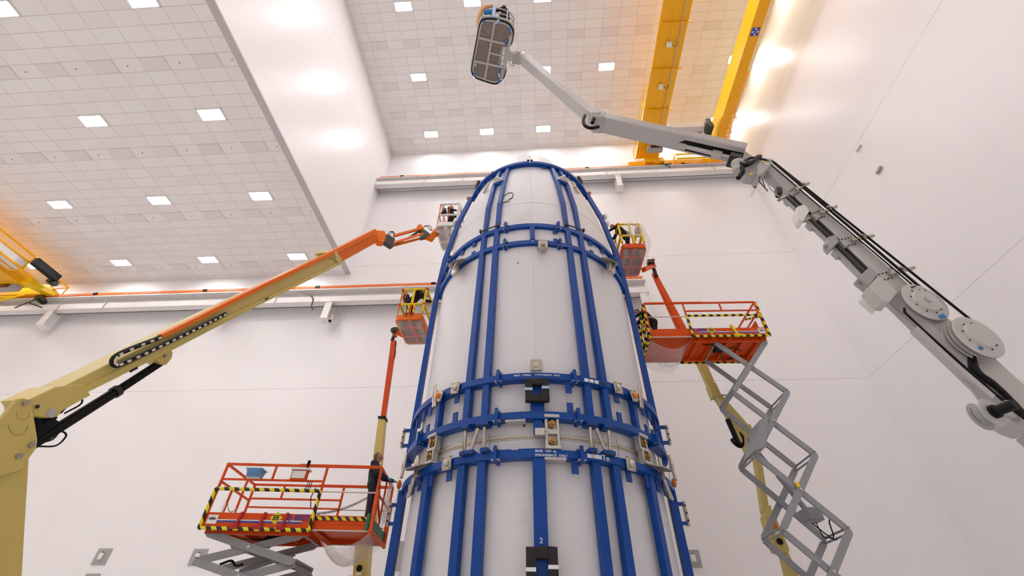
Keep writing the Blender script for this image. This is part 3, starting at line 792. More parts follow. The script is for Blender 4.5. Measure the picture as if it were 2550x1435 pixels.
# turnbuckles between the two frames
for (q0, z0), (q1, z1) in (((-24.4, 5.74), (-24.4, 5.14)), ((-18.9, 5.76), (-21.8, 5.14)), ((-16.9, 5.76), (-16.6, 5.14)),
                          ((20.3, 5.76), (20.3, 5.14)), ((22.3, 5.76), (25.5, 5.14)), ((27.8, 5.76), (27.2, 5.14))):
    a, c = fp(q0, 3.72, z0), fp(q1, 3.72, z1); d = c-a
    t_ = MB().tube(a+d*.14, a+d*.88, .042, n=12).build('turnbuckle', 'steel', up_fr)
    MB().tube(a, a+d*.16, .022, n=8).tube(a+d*.86, c, .022, n=8).ell(a, (.05, .05, .05)).ell(c, (.05, .05, .05)).build('clevis', 'dark', t_)
for q0, q1 in ((-26, -23), (-20, -15.5), (19, 23.5), (26, 29)):
    MB().arc(FX, FY, 3.5, 3.76, Z2-.26, Z2-.165, q0, q1, 6).build('clevis_plate', 'blue', up_fr, bevel=.01)
for q0, q1 in ((-26, -20.5), (-18, -15), (19, 22), (24.5, 29)):
    MB().arc(FX, FY, 3.5, 3.76, ZB-.01, ZB+.08, q0, q1, 6).build('clevis_plate', 'blue', lo_fr, bevel=.01)
for q, z in ((-24.6, 5.1), (20.2, 5.1), (29.5, 5.2), (-74, 4.9), (60, 5.3), (-14.8, 5.2)):
    c0 = fp(q, 3.78, z+.3); MB().path([c0, c0+Vector((.03, 0, -.25)), c0+Vector((-.02, 0, -.5)), c0+Vector((.03, 0, -.72))], .005, n=5).build('lanyard', 'dark', lo_fr)
# stencilled writing
b = MB(); text_ring(b, 'MASS  = 3600kg', .062, FX, FY, R3, -3.4, 6.93)
b.build('lettering', 'text_w', up_fr); b = MB(); text_ring(b, 'STRONGBACK  ONLY', .062, FX, FY, R3, 6.2, 6.93)
b.build('lettering', 'text_w', up_fr)
b = MB(); text_ring(b, 'T', .13, FX, FY, R4, A0, Z4-.07); b.build('lettering', 'text_w', up_fr)
b = MB(); text_ring(b, '2', .11, FX, FY, P+.09, A0, 6.8); b.build('lettering', 'text_w', up_fr)
b = MB(); text_ring(b, 'MASS  1650  kg', .07, FX, FY, RB, .8, 5.09, 'LEFT'); b.build('lettering', 'text_w', lo_fr)
b = MB(); text_ring(b, 'STRONGBACK  ONLY', .07, FX, FY, RB, .8, 5.0, 'LEFT'); b.build('lettering', 'text_w', lo_fr)
b = MB(); text_ring(b, 'Tn', .17, FX, FY, RB, 25.4, 5.045)
b.build('lettering', 'text_w', lo_fr)
b = MB(); text_ring(b, '2', .13, FX, FY, P+.1, A0, 3.4); b.build('lettering', 'text_w', lo_fr)
for par, z, R in ((up_fr, 6.9, R3), (lo_fr, 5.05, RB)):
    for q, mt in (((21.3, 'text_w'), (23.4, 'text_w'), (25.6, 'offw')) if par is up_fr else ((19.3, 'text_w'), (21.2, 'text_w'), (22.9, 'offw'))):
        MB().box(fp(q, R+.006, z), (.11, .01, .085), (tang(q), radv(q), Vector((0, 0, 1)))).build('data_sticker', mt, par)
MB().box(fp(28.6, R3+.006, 6.9), (.15, .01, .07), (tang(28.6), radv(28.6), Vector((0, 0, 1)))).build('data_sticker', 'text_k', up_fr)
b = MB(); z = 4.1
while z > 2.6:
    b.box(fp(50.2, P+.09, z), (.012, .01, .05), (tang(50), radv(50), Vector((0, 0, 1)))); z -= .062
b.build('stencil_marks', 'text_w', lo_fr)

# black foam cushions taped to the centre upright
def foam(zc, hh, wd, tape, label):
    r = P+.17; t = thing('foam_bumper', tuple(fp(A0, r, zc-hh/2)), label, 'foam pad')
    ax = (tang(A0), radv(A0), Vector((0, 0, 1)))
    b = MB(); w1 = wd*.3; c = lambda dx, dz: fp(A0, r, zc)+ax[0]*dx+Vector((0, 0, dz))
    b.box(c(-(wd-w1)/2, 0), (w1, .16, hh), ax); b.box(c((wd-w1)/2, 0), (w1, .16, hh), ax)
    h1 = hh*.26; b.box(c(0, (hh-h1)/2), (wd-2*w1, .16, h1), ax); b.box(c(0, -(hh-h1)/2), (wd-2*w1, .16, h1), ax)
    b.build('cushion', 'foamb', t, bevel=.015)
    for s_ in (-1, 1):
        MB().box(c(s_*(wd-w1)/2, .02+.02*s_), (w1+.01, .175, .065), ax).build('tape', tape, t)
foam(6.49, .56, .56, 'palebl', 'square black foam pad with pale blue tape on the upper blue frame')
foam(2.92, .72, .58, 'text_w', 'square black foam pad with white tape on the lower blue frame')

# ================================================================ scissor lifts
UPV = Vector((0, 0, 1))
def scissor(K, U, V, z0, kn, a1, label, kind):
    K = Vector(K); U = Vector(U).normalized(); V = Vector(V).normalized(); L, W, LM = 4.07, 1.73, 2.64
    ax = (U, V, UPV)
    g = lambda u, v, z: K+U*u+V*v+UPV*(z0+z)
    t = thing('scissor_lift', tuple(K+U*1.3+V*W/2), label, 'scissor lift', None)
    def bar(b, p, q, wd=.05, ht=None): b.beam(p, q, wd, ht or wd); return b
    # deck
    MB().box(g(LM/2, W/2, .1), (LM, W-.04, .05), ax).build('deck', 'orange', t)
    MB().box(g((L+LM)/2-.3, W/2, .17), (L-LM+.6, W-.12, .05), ax).build('deck', 'orange', t, label='extended deck section')
    b = MB()
    for u in (.25, .8, 1.35, 1.9, 2.4): b.box(g(u, W/2, .03), (.07, W-.1, .12), ax)
    for v in (.22, W-.22): b.box(g(LM/2, v, .0), (LM-.1, .1, .14), ax)
    b.build('cross_member', 'orange', t)
    MB().box(g(1.5, W*.45, -.03), (.34, .3, .1), ax).path([g(1.5, W*.45, -.06), g(1.1, W*.3, -.12), g(.7, W*.5, -.05)], .02).path([g(1.5, W*.45, -.06), g(1.9, W*.2, -.12), g(2.2, W*.25, -.02)], .02).path([g(1.5, W*.45, -.06), g(1.2, W*.8, -.14), g(.5, W*.7, -.03)], .02).build('junction_box', 'black', t)
    # toe boards
    for v, s_ in ((0, -1), (W, 1)):
        tb = MB().box(g(LM/2, v, .18), (LM, .04, .36), ax).build('toe_board', 'orange', t, bevel=.006)
        if s_ < 0:
            c = U.x > 0
            MB().box(g(LM/2, v-.025, .16), (LM-.5, .006, .035), ax).build('stripe', 'text_b', tb)
            MB().box(g(LM/2, v-.025, .195), (LM-.5, .006, .022), ax).build('stripe', 'text_w', tb)
            rt = U if c else -U
            MB().box(g(.22 if c else .2, v-.03, .2), (.24, .006, .2), ax).build('decal', 'text_w', tb)
            b = MB(); text_flat(b, '<FB>', .09, g(.22 if c else .2, v-.036, .21), rt, UPV); b.build('lettering', 'text_k', tb)
            ue = 1.75 if c else 1.95
            d = MB().box(g(ue, v-.03, .26), (.21, .006, .21), ((U+UPV).normalized(), V, (UPV-U).normalized())).build('warning_diamond', 'foamy', tb)
            b = MB(); text_flat(b, 'EE', .16, g(ue, v-.038, .26), rt, UPV); b.build('lettering', 'text_k', d)
            b = MB(); text_flat(b, 'SJ 6832', .19, g(2.27 if c else 2.36, v-.03, .275), rt, UPV); b.build('lettering', 'text_b', tb)
        MB().box(g((L+LM)/2, v-.03*s_, .25), (L-LM, .03, .2), ax).box(g((L+LM)/2, v-.04*s_, .1), (L-LM, .03, .14), ax).build('toe_board', 'orange', t)
        MB().box(g((L+LM)/2, v-.02*s_, .02), (L-LM, .03, .03), ax).build('slide_rail', 'alu', t)
    if kind == 'L':
        MB().box(g((L+LM)/2, -.01, .28), (L-LM-.05, .006, .085), ax).build('hazard_tape', 'hazardtape', t)
    # rails
    for v in (0, W):
        b = MB()
        bar(b, g(0, v, 1.53), g(L, v, 1.53), .055); bar(b, g(0.02, v, 1.15), g(LM, v, 1.15), .045); bar(b, g(.02, v, .92), g(LM, v, .92), .04)
        bar(b, g(1.9, v, 1.55), g(L, v, 1.55), .06, .045)
        b.build('guard_rail', 'orange', t)
        for u in (.02, 1.3 if v == 0 else .9, LM):
            bar(MB(), g(u, v, .1), g(u, v, 1.53), .05).build('post', 'orange', t) if (u != 1.3 and u != .9) else bar(MB(), g(u, v, 1.15), g(u, v, 1.53), .045).build('post', 'orange', t)
        bar(MB(), g(L, v, .1), g(L, v, 1.53), .055).build('post', 'orange', t)
        b = MB().tube(g(LM, v, .9), g(L, v, .9), .018, n=8)
        if v: b.tube(g(LM, v, .45), g(L, v, .45), .018, n=8)
        b.build('slide_rod', 'alu', t)
    for u in (0.0, L):
        b = MB(); bar(b, g(u, 0, 1.53), g(u, W, 1.53), .05); bar(b, g(u, 0, .92 if u else 1.1), g(u, W, .92 if u else 1.1), .045)
        if u: bar(b, g(u, W/2, .2), g(u, W/2, 1.5), .04); bar(b, g(u, 0, .95), g(u, W*.5, .45), .04)
        b.build('end_rail', 'orange', t)
    MB().box(g(L, W/2, .2), (.03, W, .26), ax).build('end_board', 'green' if kind == 'L' else 'orange', t)
    if kind == 'L':
        b = MB(); bar(b, g(.05, W*.35, .1), g(.05, W*.35, 1.1), .045); bar(b, g(.05, W*.68, .1), g(.05, W*.68, 1.5), .045); b.build('gate_post', 'orange', t)
        b = MB()
        for k in range(14):
            x_ = k/13; b.ell(g(.06, W*(.35+.33*x_), .75-.16*math.sin(PI*x_)), (.016, .024, .016), n=6)
        b.build('gate_chain', 'steel', t, kind='stuff')
        b = MB(); bar(b, g(.03, W*.35, .36), g(.03, W*.35, .72), .06); bar(b, g(.03, W*.68, .36), g(.03, W*.68, .7), .06); b.build('post_wrap', 'foamw', t)
    else:
        MB().box(g(.05, W*.4, .62), (.04, W*.42, .55), ax).build('gate_panel', 'orange', t)
        MB().box(g(.02, W*.3, .55), (.01, .2, .24), ax).build('decal', 'text_w', t); MB().box(g(.02, W*.45, .55), (.01, .17, .24), ax).build('decal', 'yellow2', t)
    # padding
    hz = MB()
    r = .043
    for p, q in (((0, -.05, 0), (LM, -.05, 0)), ((0, -.05, .9), (LM, -.05, .9)), ((0, -.05, 0), (0, -.05, .9)), ((LM, -.05, 0), (LM, -.05, .9))):
        MB().path([g(*p), (g(*p)+g(*q))/2, g(*q)], r, n=10).build('hazard_padding', 'hazard', t, label='yellow and black striped foam padding')
    if kind == 'R':
        for p, q in (((0, W, 0), (LM, W, 0)), ((-.03, .05, .9), (-.03, W*.6, 1.5)), ((-.03, 0, .1), (-.03, 0, 1.5)), ((-.03, W, .1), (-.03, W, 1.5)),
                     ((L+.05, 0, .0), (L+.05, 0, 1.5)), ((L+.05, W*.33, .1), (L+.05, W*.33, 1.5)), ((L+.05, W*.6, .1), (L+.05, W*.6, 1.5)), ((L+.05, W, .1), (L+.05, W, 1.5)),
                     ((L+.05, 0, .02), (L+.05, W, .02)), ((L+.05, 0, .9), (L+.05, W, .9)), ((L+.03, .0, .32), (L+.03, W, .32))):
            MB().path([g(*p), (g(*p)+g(*q))/2, g(*q)], r, n=10).build('hazard_padding', 'hazard', t, label='yellow and black striped foam padding')
        MB().box(g(1.15, -.06, .2), (.07, .1, .5), (U, V, (UPV+U*.25).normalized())).box(g(1.1, -.1, .0), (.3, .04, .06), ax).build('tape', 'foamy', t)
    else:
        for p, q in (((L+.04, -.02, 0), (L+.04, -.02, .95)), ((L+.04, W, 0), (L+.04, W, .7)), ((L+.05, 0, 0), (L+.05, W, 0))):
            MB().path([g(*p), (g(*p)+g(*q))/2, g(*q)], .055, n=10).build('foam_padding', 'foamo', t, label='orange foam tube padding')
        MB().path([g(L-.06, -.04, .05), g(L-.06, -.04, .4)], .05, n=10).build('foam_padding', 'green', t, label='green foam tube padding')
        for u in (.86, 1.42, 1.97):
            MB().box(g(u, -.05, .18), (.07, .02, .4), (U, V, (UPV+U*.2).normalized())).box(g(u-.02, -.1, .03), (.2, .03, .09), ax).build('tape', 'red', t)
    # scissor stack
    st_ = [MB() for _ in range(0)]
    an = [.2, W-.2]; lo, hi = .07, a1; vv = {0: (.0, .075)}
    n = len(kn)
    for side, v in enumerate(an):
        o_ = .075 if side == 0 else -.075
        for i in range(n-1):
            zt, zb = kn[i]-z0, kn[i+1]-z0
            for (ua, ub), off in (((lo, hi), 0), ((hi, lo), o_)):
                p, q = g(ua, v+off, zt), g(ub, v+off, zb); d = (q-p).normalized(); nn = V
                w_ = d.cross(nn).normalized()*.085
                c1 = .10
                pts = [p-w_*.35, p+d*c1-w_, q-d*c1-w_, q-w_*.35, q+w_*.35, q-d*c1+w_, p+d*c1+w_, p+w_*.35]
                MB().prism([x-nn*.03 for x in pts], nn*.06).build('scissor_arm', 'grey', t)
            c = (g(lo, v, zt)+g(hi, v, zb))/2
            MB().tube(c-V*.06, c+V*(.13), .04, n=14).build('pivot_pin', 'alu', t)
    for i in range(1, n-1):
        for ue in (lo, hi):
            for dz in (-.06, .06):
                MB().tube(g(ue, an[0], kn[i]-z0+dz), g(ue, an[1], kn[i]-z0+dz), .028, n=10).build('cross_tube', 'grey', t)
    MB().tube(g(hi, an[0], kn[0]-z0), g(hi, an[1], kn[0]-z0), .03, n=10).tube(g(lo, an[0], kn[0]-z0), g(lo, an[1], kn[0]-z0), .03, n=10).build('cross_tube', 'grey', t)
    # lift cylinder and brackets
    if kind == 'R':
        zz = [k_-z0 for k_ in kn]
        a_, c_ = g(.55, W/2, (zz[3]*.75+zz[2]*.25)), g(1.55, W/2, zz[1]*.35+zz[2]*.65)
        MB().tube(a_, (a_+c_)/2, .075, n=16).build('lift_cylinder', 'grey', t); MB().tube((a_+c_)/2, c_, .045, n=14).build('cylinder_rod', 'grey', t)
        MB().box(a_, (.42, .5, .34), (U, V, UPV)).build('cylinder_bracket', 'grey', t, bevel=.04)
        MB().prism([g(1.5, .1, zz[2]+.15), g(1.85, .1, zz[2]+.05), g(1.35, .1, zz[1]*.5+zz[2]*.5+.0), g(1.1, .1, zz[1]*.5+zz[2]*.5+.05)], V*.9).build('cover', 'grey', t)
        MB().path([g(.6, W/2, zz[3]+.3), g(.3, W*.4, zz[3]-.1), g(.2, W*.4, zz[3]+.35), g(.1, W*.2, zz[3]+.1)], .018).path([g(.5, W/2, zz[3]+.4), g(.35, W*.6, zz[3]), g(.1, W*.5, zz[3]-.1)], .014).build('hose', 'black', t)
        MB().box(g(.97, an[0]-.04, (zz[2]+zz[3])/2+.12), (.1, .01, .14), ax).build('decal', 'foamy', t)
    else:
        MB().tube(g(.9, W*.5, -.75), g(2.1, W*.5, -.35), .06, n=14).build('lift_cylinder', 'grey', t)
        MB().path([g(.3, W*.55, -.6), g(.5, W*.6, -.5), g(.7, W*.55, -.62), g(.9, W*.5, -.6)], .03).build('hose', 'black', t)
        MB().tube(g(2.3, W*.3, -.6), g(2.5, W, -.8), .04, n=12).tube(g(2.35, W*.3, -.7), g(2.55, W, -.9), .04, n=12).build('cross_tube', 'grey', t)
    # chassis on the floor
    c0 = K+U*1.25+V*W/2
    MB().box(c0+UPV*.75, (2.7, 1.35, .55), ax).build('chassis', 'grey', t, bevel=.03)
    for u in (.35, 2.2):
        for v in (.12, W-.12):
            c = K+U*u+V*v+UPV*.33; w_ = MB().lathe([(.0, -.11), (.3, -.11), (.33, -.07), (.33, .07), (.3, .11), (0, .11)], c, V, n=28).build('wheel', 'black', t)
            MB().lathe([(0, -.115), (.16, -.115), (.16, .115), (0, .115)], c, V, n=18).build('hub', 'white', w_)
    return t, g
c5, s5 = math.cos(math.radians(5.5)), math.sin(math.radians(5.5))
liftL, gL = scissor((-8.29, 11.30, 0), (c5, s5, 0), (-s5, c5, 0), 4.04, [4.0, 3.40, 2.80, 2.20, 1.6, 1.0], 2.42, 'orange scissor lift low on the left with a man standing on its deck', 'L')
liftR, gR = scissor((8.13, 13.09, 0), (-1, -.021, 0), (-.021, 1, 0), 10.44, [10.36, 8.43, 6.42, 4.42, 2.55, 1.0], 1.8, 'orange scissor lift raised high on tall grey scissor arms right of the fairing', 'R')
# fittings of the left lift
def fittings():
    ax = (Vector((c5, s5, 0)), Vector((-s5, c5, 0)), UPV)
    cb = MB().box(gL(1.98, -.02, 1.27), (.42, .1, .26), ax).build('control_box', 'orange', liftL, bevel=.01)
    MB().box(gL(1.98, -.09, 1.28), (.34, .03, .18), ax).build('panel', 'offw', cb)
    MB().box(gL(1.98, .0, 1.42), (.46, .24, .04), ax).build('box_lid', 'offw', cb)
    MB().tube(gL(2.12, -.02, 1.44), gL(2.12, -.02, 1.62), .025, n=10).tube(gL(2.12, -.02, 1.52), gL(2.12, -.02, 1.66), .04, n=12).build('joystick', 'black', cb)
    b = MB(); p0, p1 = gL(2.62, .05, .38), gL(3.95, .5, 1.05); n = 260
    pts = []
    d = (p1-p0).normalized(); sx = d.cross(Vector((0, 1, 0))).normalized(); sy = d.cross(sx)
    for i in range(n):
        u = i/(n-1); th = i*2*PI/8
        pts.append(p0.lerp(p1, u)-UPV*.12*math.sin(PI*u)+sx*.028*math.cos(th)+sy*.028*math.sin(th))
    b.path(pts, .008, n=4).build('coiled_cable', 'black', liftL)
    b = MB(); b.path([gL(2.5, -.03, .98), gL(2.45, -.05, .75), gL(2.52, -.05, .5)], .012)
    for k in range(3): b.path([gL(2.25+.05*k, -.02, 1.13), gL(2.27+.05*k, -.05, 1.0), gL(2.2+.07*k, -.02, .93)], .01, n=6)
    b.build('cable', 'black', liftL)
    MB().box(gL(1.0, 1.2, .42), (.42, .1, .16), ax).build('foot_switch', 'black', liftL, bevel=.02)
    MB().path([gL(1.3, 1.68, .42), gL(2.0, 1.68, .4), gL(2.55, 1.68, .42)], .05, n=10).build('foam_padding', 'foamo', liftL, label='orange foam tube padding')
    # blue bin on the rail
    t = thing('storage_bin', tuple(gL(.83, -.06, 1.17)), 'light blue plastic bin fixed on the rail of the left scissor lift', 'bin')
    B = [gL(.68, -.14, 1.2), gL(.98, -.14, 1.2), gL(.98, .1, 1.2), gL(.68, .1, 1.2)]; T = [gL(.64, -.17, 1.38), gL(1.02, -.17, 1.38), gL(1.02, .13, 1.38), gL(.64, .13, 1.38)]
    b = MB().hexa(B+T)
    for k in range(8): u = .69+.04*k; b.box(gL(u, -.16, 1.29), (.012, .02, .16), ax)
    b.build('body', 'binblue', t); MB().box(gL(.83, -.02, 1.385), (.42, .34, .02), ax).build('rim', 'binblue', t)
    MB().box(gL(.83, -.03, 1.18), (.32, .1, .04), ax).build('bracket', 'offw', t)
fittings()
def film_sag(par, g, u0, u1, v0, v1, z, sag, mt='film', strands=14, skew=0):
    def f(a, c):
        s_ = math.sin(PI*min(1, max(0, a)))**.8*(.55+.45*math.sin(PI*c)); return g(u0+(u1-u0)*a, v0+(v1-v0)*c, z-sag*s_+skew*a)
    MB().sheet(f, 18, 12).build('plastic_sheet', mt, par)
    b = MB()
    for k in range(strands):
        c = .02+.5*k/strands
        b.path([f(i/10*.8, c*(1-.2*i/10))+UPV*(-.01) for i in range(0, 11)], .006, n=4)
    b.build('film_fold', 'film2', par)
film_sag(liftL, gL, 4.1, 2.75, -.03, 1.6, .0, .62)
film_sag(liftR, gR, 4.1, 2.7, .1, 1.75, .0, .75)
def drape(par, g, L):
    b = MB().sheet(lambda a, c: g(L+.06+.03*math.sin(9*a+4*c), .75+.55*a*(1-.15*c), 1.52-1.25*c), 10, 12); b.build('plastic_sheet', 'film', par)
    b = MB()
    for k in range(9): b.path([g(L+.08, .78+.06*k+.02*math.sin(i*1.3+k), 1.5-.12*i) for i in range(10)], .005, n=4)
    b.build('film_fold', 'film2', par)
drape(liftL, gL, 4.07)

# ================================================================ work baskets
def basket(par, c0, wd, dp, z, U=(1, 0, 0), style='B', top=1.5):
    """c0: near left corner seen from the camera; floor at height z"""
    U = Vector(U).normalized(); V = UPV.cross(U); c0 = Vector(c0)
    g = lambda u, v, h: Vector((c0.x, c0.y, 0))+U*u+V*v+UPV*(z+h)
    traymat = {'A': 'foamw', 'B': 'orange2', 'C': 'orange'}[style]
    def rr(r0, h, e=0):
        pts = []
        for (cx_, cy_), a0 in (((wd-r0, r0), -90), ((wd-r0, dp-r0), 0), ((r0, dp-r0), 90), ((r0, r0), 180)):
            for k in range(5):
                t = math.radians(a0+k*22.5); pts.append(g(cx_+(r0+e)*math.cos(t), cy_+(r0+e)*math.sin(t), h))
        return pts
    lo_, hi_, li, lh = rr(.16, 0), rr(.16, .24, .0), rr(.16, 0, -.07), rr(.16, .24, -.04)
    n = len(lo_); b = MB()
    b.add(lo_+hi_+lh+li, [(i, (i+1) % n, (i+1) % n+n, i+n) for i in range(n)]+[(i+n, (i+1) % n+n, (i+1) % n+2*n, i+2*n) for i in range(n)]+[(i+2*n, (i+1) % n+2*n, (i+1) % n+3*n, i+3*n) for i in range(n)]+[(i+3*n, (i+1) % n+3*n, (i+1) % n, i) for i in range(n)])
    b.build('tray_rim', traymat, par, bevel=.01)
    MB().prism(rr(.14, .05, -.03), UPV*.03).build('floor', 'lattice' if style != 'A' else 'basketfloor', par)
    b = MB()
    for k in (.33, .66): b.box(g(wd/2, dp*k, .03), (wd-.1, .09, .07), (U, V, UPV))
    b.box(g(wd*.5, dp/2, .03), (.09, dp-.1, .07), (U, V, UPV)); b.build('floor_beam', 'orange' if style != 'A' else 'foamw', par)
    e = .05
    rail = {'A': 'orange2', 'B': 'orange2', 'C': 'orange'}[style]; foam_ = {'A': 'foamw', 'B': 'foamy', 'C': 'foamy'}[style]
    cs = [(e, e), (wd-e, e), (wd-e, dp-e), (e, dp-e)]
    b = MB()
    for i, (u, v) in enumerate(cs): b.tube(g(u, v, .1), g(u, v, top), .022, n=8)
    for h in (.78, top):
        for i in range(4): b.tube(g(*cs[i], h), g(*cs[(i+1) % 4], h), .022, n=8)
    b.tube(g(wd*.5, e, .1), g(wd*.5, e, top), .02, n=8); b.tube(g(e, dp*.5, .1), g(e, dp*.5, top), .02, n=8)
    b.build('guard_rail', rail, par)
    def foamtube(p, q, r=.05, m=foam_): MB().path([Vector(p).lerp(Vector(q), k) for k in (.06, .5, .94)], r, n=10).build('foam_tube', m, par)
    for h in (.78, top): foamtube(g(*cs[0], h), g(*cs[1], h)); foamtube(g(*cs[1], h), g(*cs[2], h)); foamtube(g(*cs[3], h), g(*cs[0], h))
    for (u, v) in cs[1:3]: foamtube(g(u, v, .3), g(u, v, top))
    if style == 'B':
        foamtube(g(wd*.42, e, .3), g(wd*.42, e, .76), .045); foamtube(g(wd*.62, e, .3), g(wd*.62, e, .76), .045); foamtube(g(wd*.5, e, .8), g(wd*.5, e, top), .05)
        for h in (.78, top):
            for (u, v) in cs[:3]: MB().ell(g(u, v, h), (.07, .07, .07), n=10).build('foam_joint', 'foamo', par)
        for k in (.3, .5): MB().tube(g(wd*.42, e, k), g(wd*.42, e, k+.06), .05, n=10).tube(g(wd*.62, e, k), g(wd*.62, e, k+.06), .05, n=10).build('foam_joint', 'foamo', par)
    elif style == 'C':
        foamtube(g(wd*.5, e, .8), g(wd*.5, e, top)); foamtube(g(wd*.55, e, .25), g(wd*.55, e, .76)); foamtube(g(e, e, .3), g(e, e, top))
        for h in (.78, top): MB().ell(g(e, e, h), (.07, .07, .07), n=10).build('foam_joint', 'foamo', par)
    else:
        foamtube(g(wd-e, e, .1), g(wd-e, e, top), .07); foamtube(g(e+.1, e, 1.48), g(e+.04, e, .9), .055)
    # control console with loop handle
    u_ = .12 if style != 'C' else wd-.12
    MB().box(g(u_+.06, .32, top-.25), (.24, .34, .2), (U, V, UPV)).build('console', 'dark', par, bevel=.02)
    for v in (.12, .34):
        MB().path([g(u_-.06, v, top-.5), g(u_-.08, v, top-.1), g(u_, v, top+.06), g(u_+.08, v, top-.1), g(u_+.05, v, top-.4)], .02, n=8).build('console_guard', rail, par)
    MB().box(g(wd*.35, dp*.55, .45), (.3, .3, .5), (U, V, UPV)).build('tool_bag', 'greycloth', par, bevel=.06)
    # clear film stretched round the tray
    def wrap(a, c):
        ring_ = rr(.16, 0, .02); k = a*(n-1); i = int(k) % n; p = ring_[i].lerp(ring_[(i+1) % n], k-int(k)); return p+UPV*(.2-.45*c*(.6+.4*math.sin(a*9)))-(p-g(wd/2, dp/2, 0))*c*.35
    MB().sheet(wrap, 38, 6).build('plastic_film', 'film', par)
    MB().sheet(lambda a, c: g(.05+(wd-.1)*a, .05+(dp-.1)*c, -.03-.14*math.sin(PI*a)*math.sin(PI*c)+.02*math.sin(14*a+9*c)), 14, 14).build('plastic_film', 'film2' if style == 'A' else 'film', par)
    if style == 'A':
        for v in (.3, .95): MB().box(g(wd/2, v, -.05), (wd, .12, .01), (U, V, UPV)).build('tape', 'foamw', par)
        MB().box(g(wd*.45, dp/2, -.06), (.14, dp, .01), (U, V, UPV)).build('tape', 'foamw', par)
    if style == 'C':
        MB().sheet(lambda a, c: g(wd*.3+wd*.75*a, -.05, top+.03-.9*c), 6, 6).build('plastic_film', 'film', par)
        MB().sheet(lambda a, c: g(wd+.05+.2*c, dp*a, top-1.2*c), 6, 6).build('plastic_film', 'film', par)
    return g

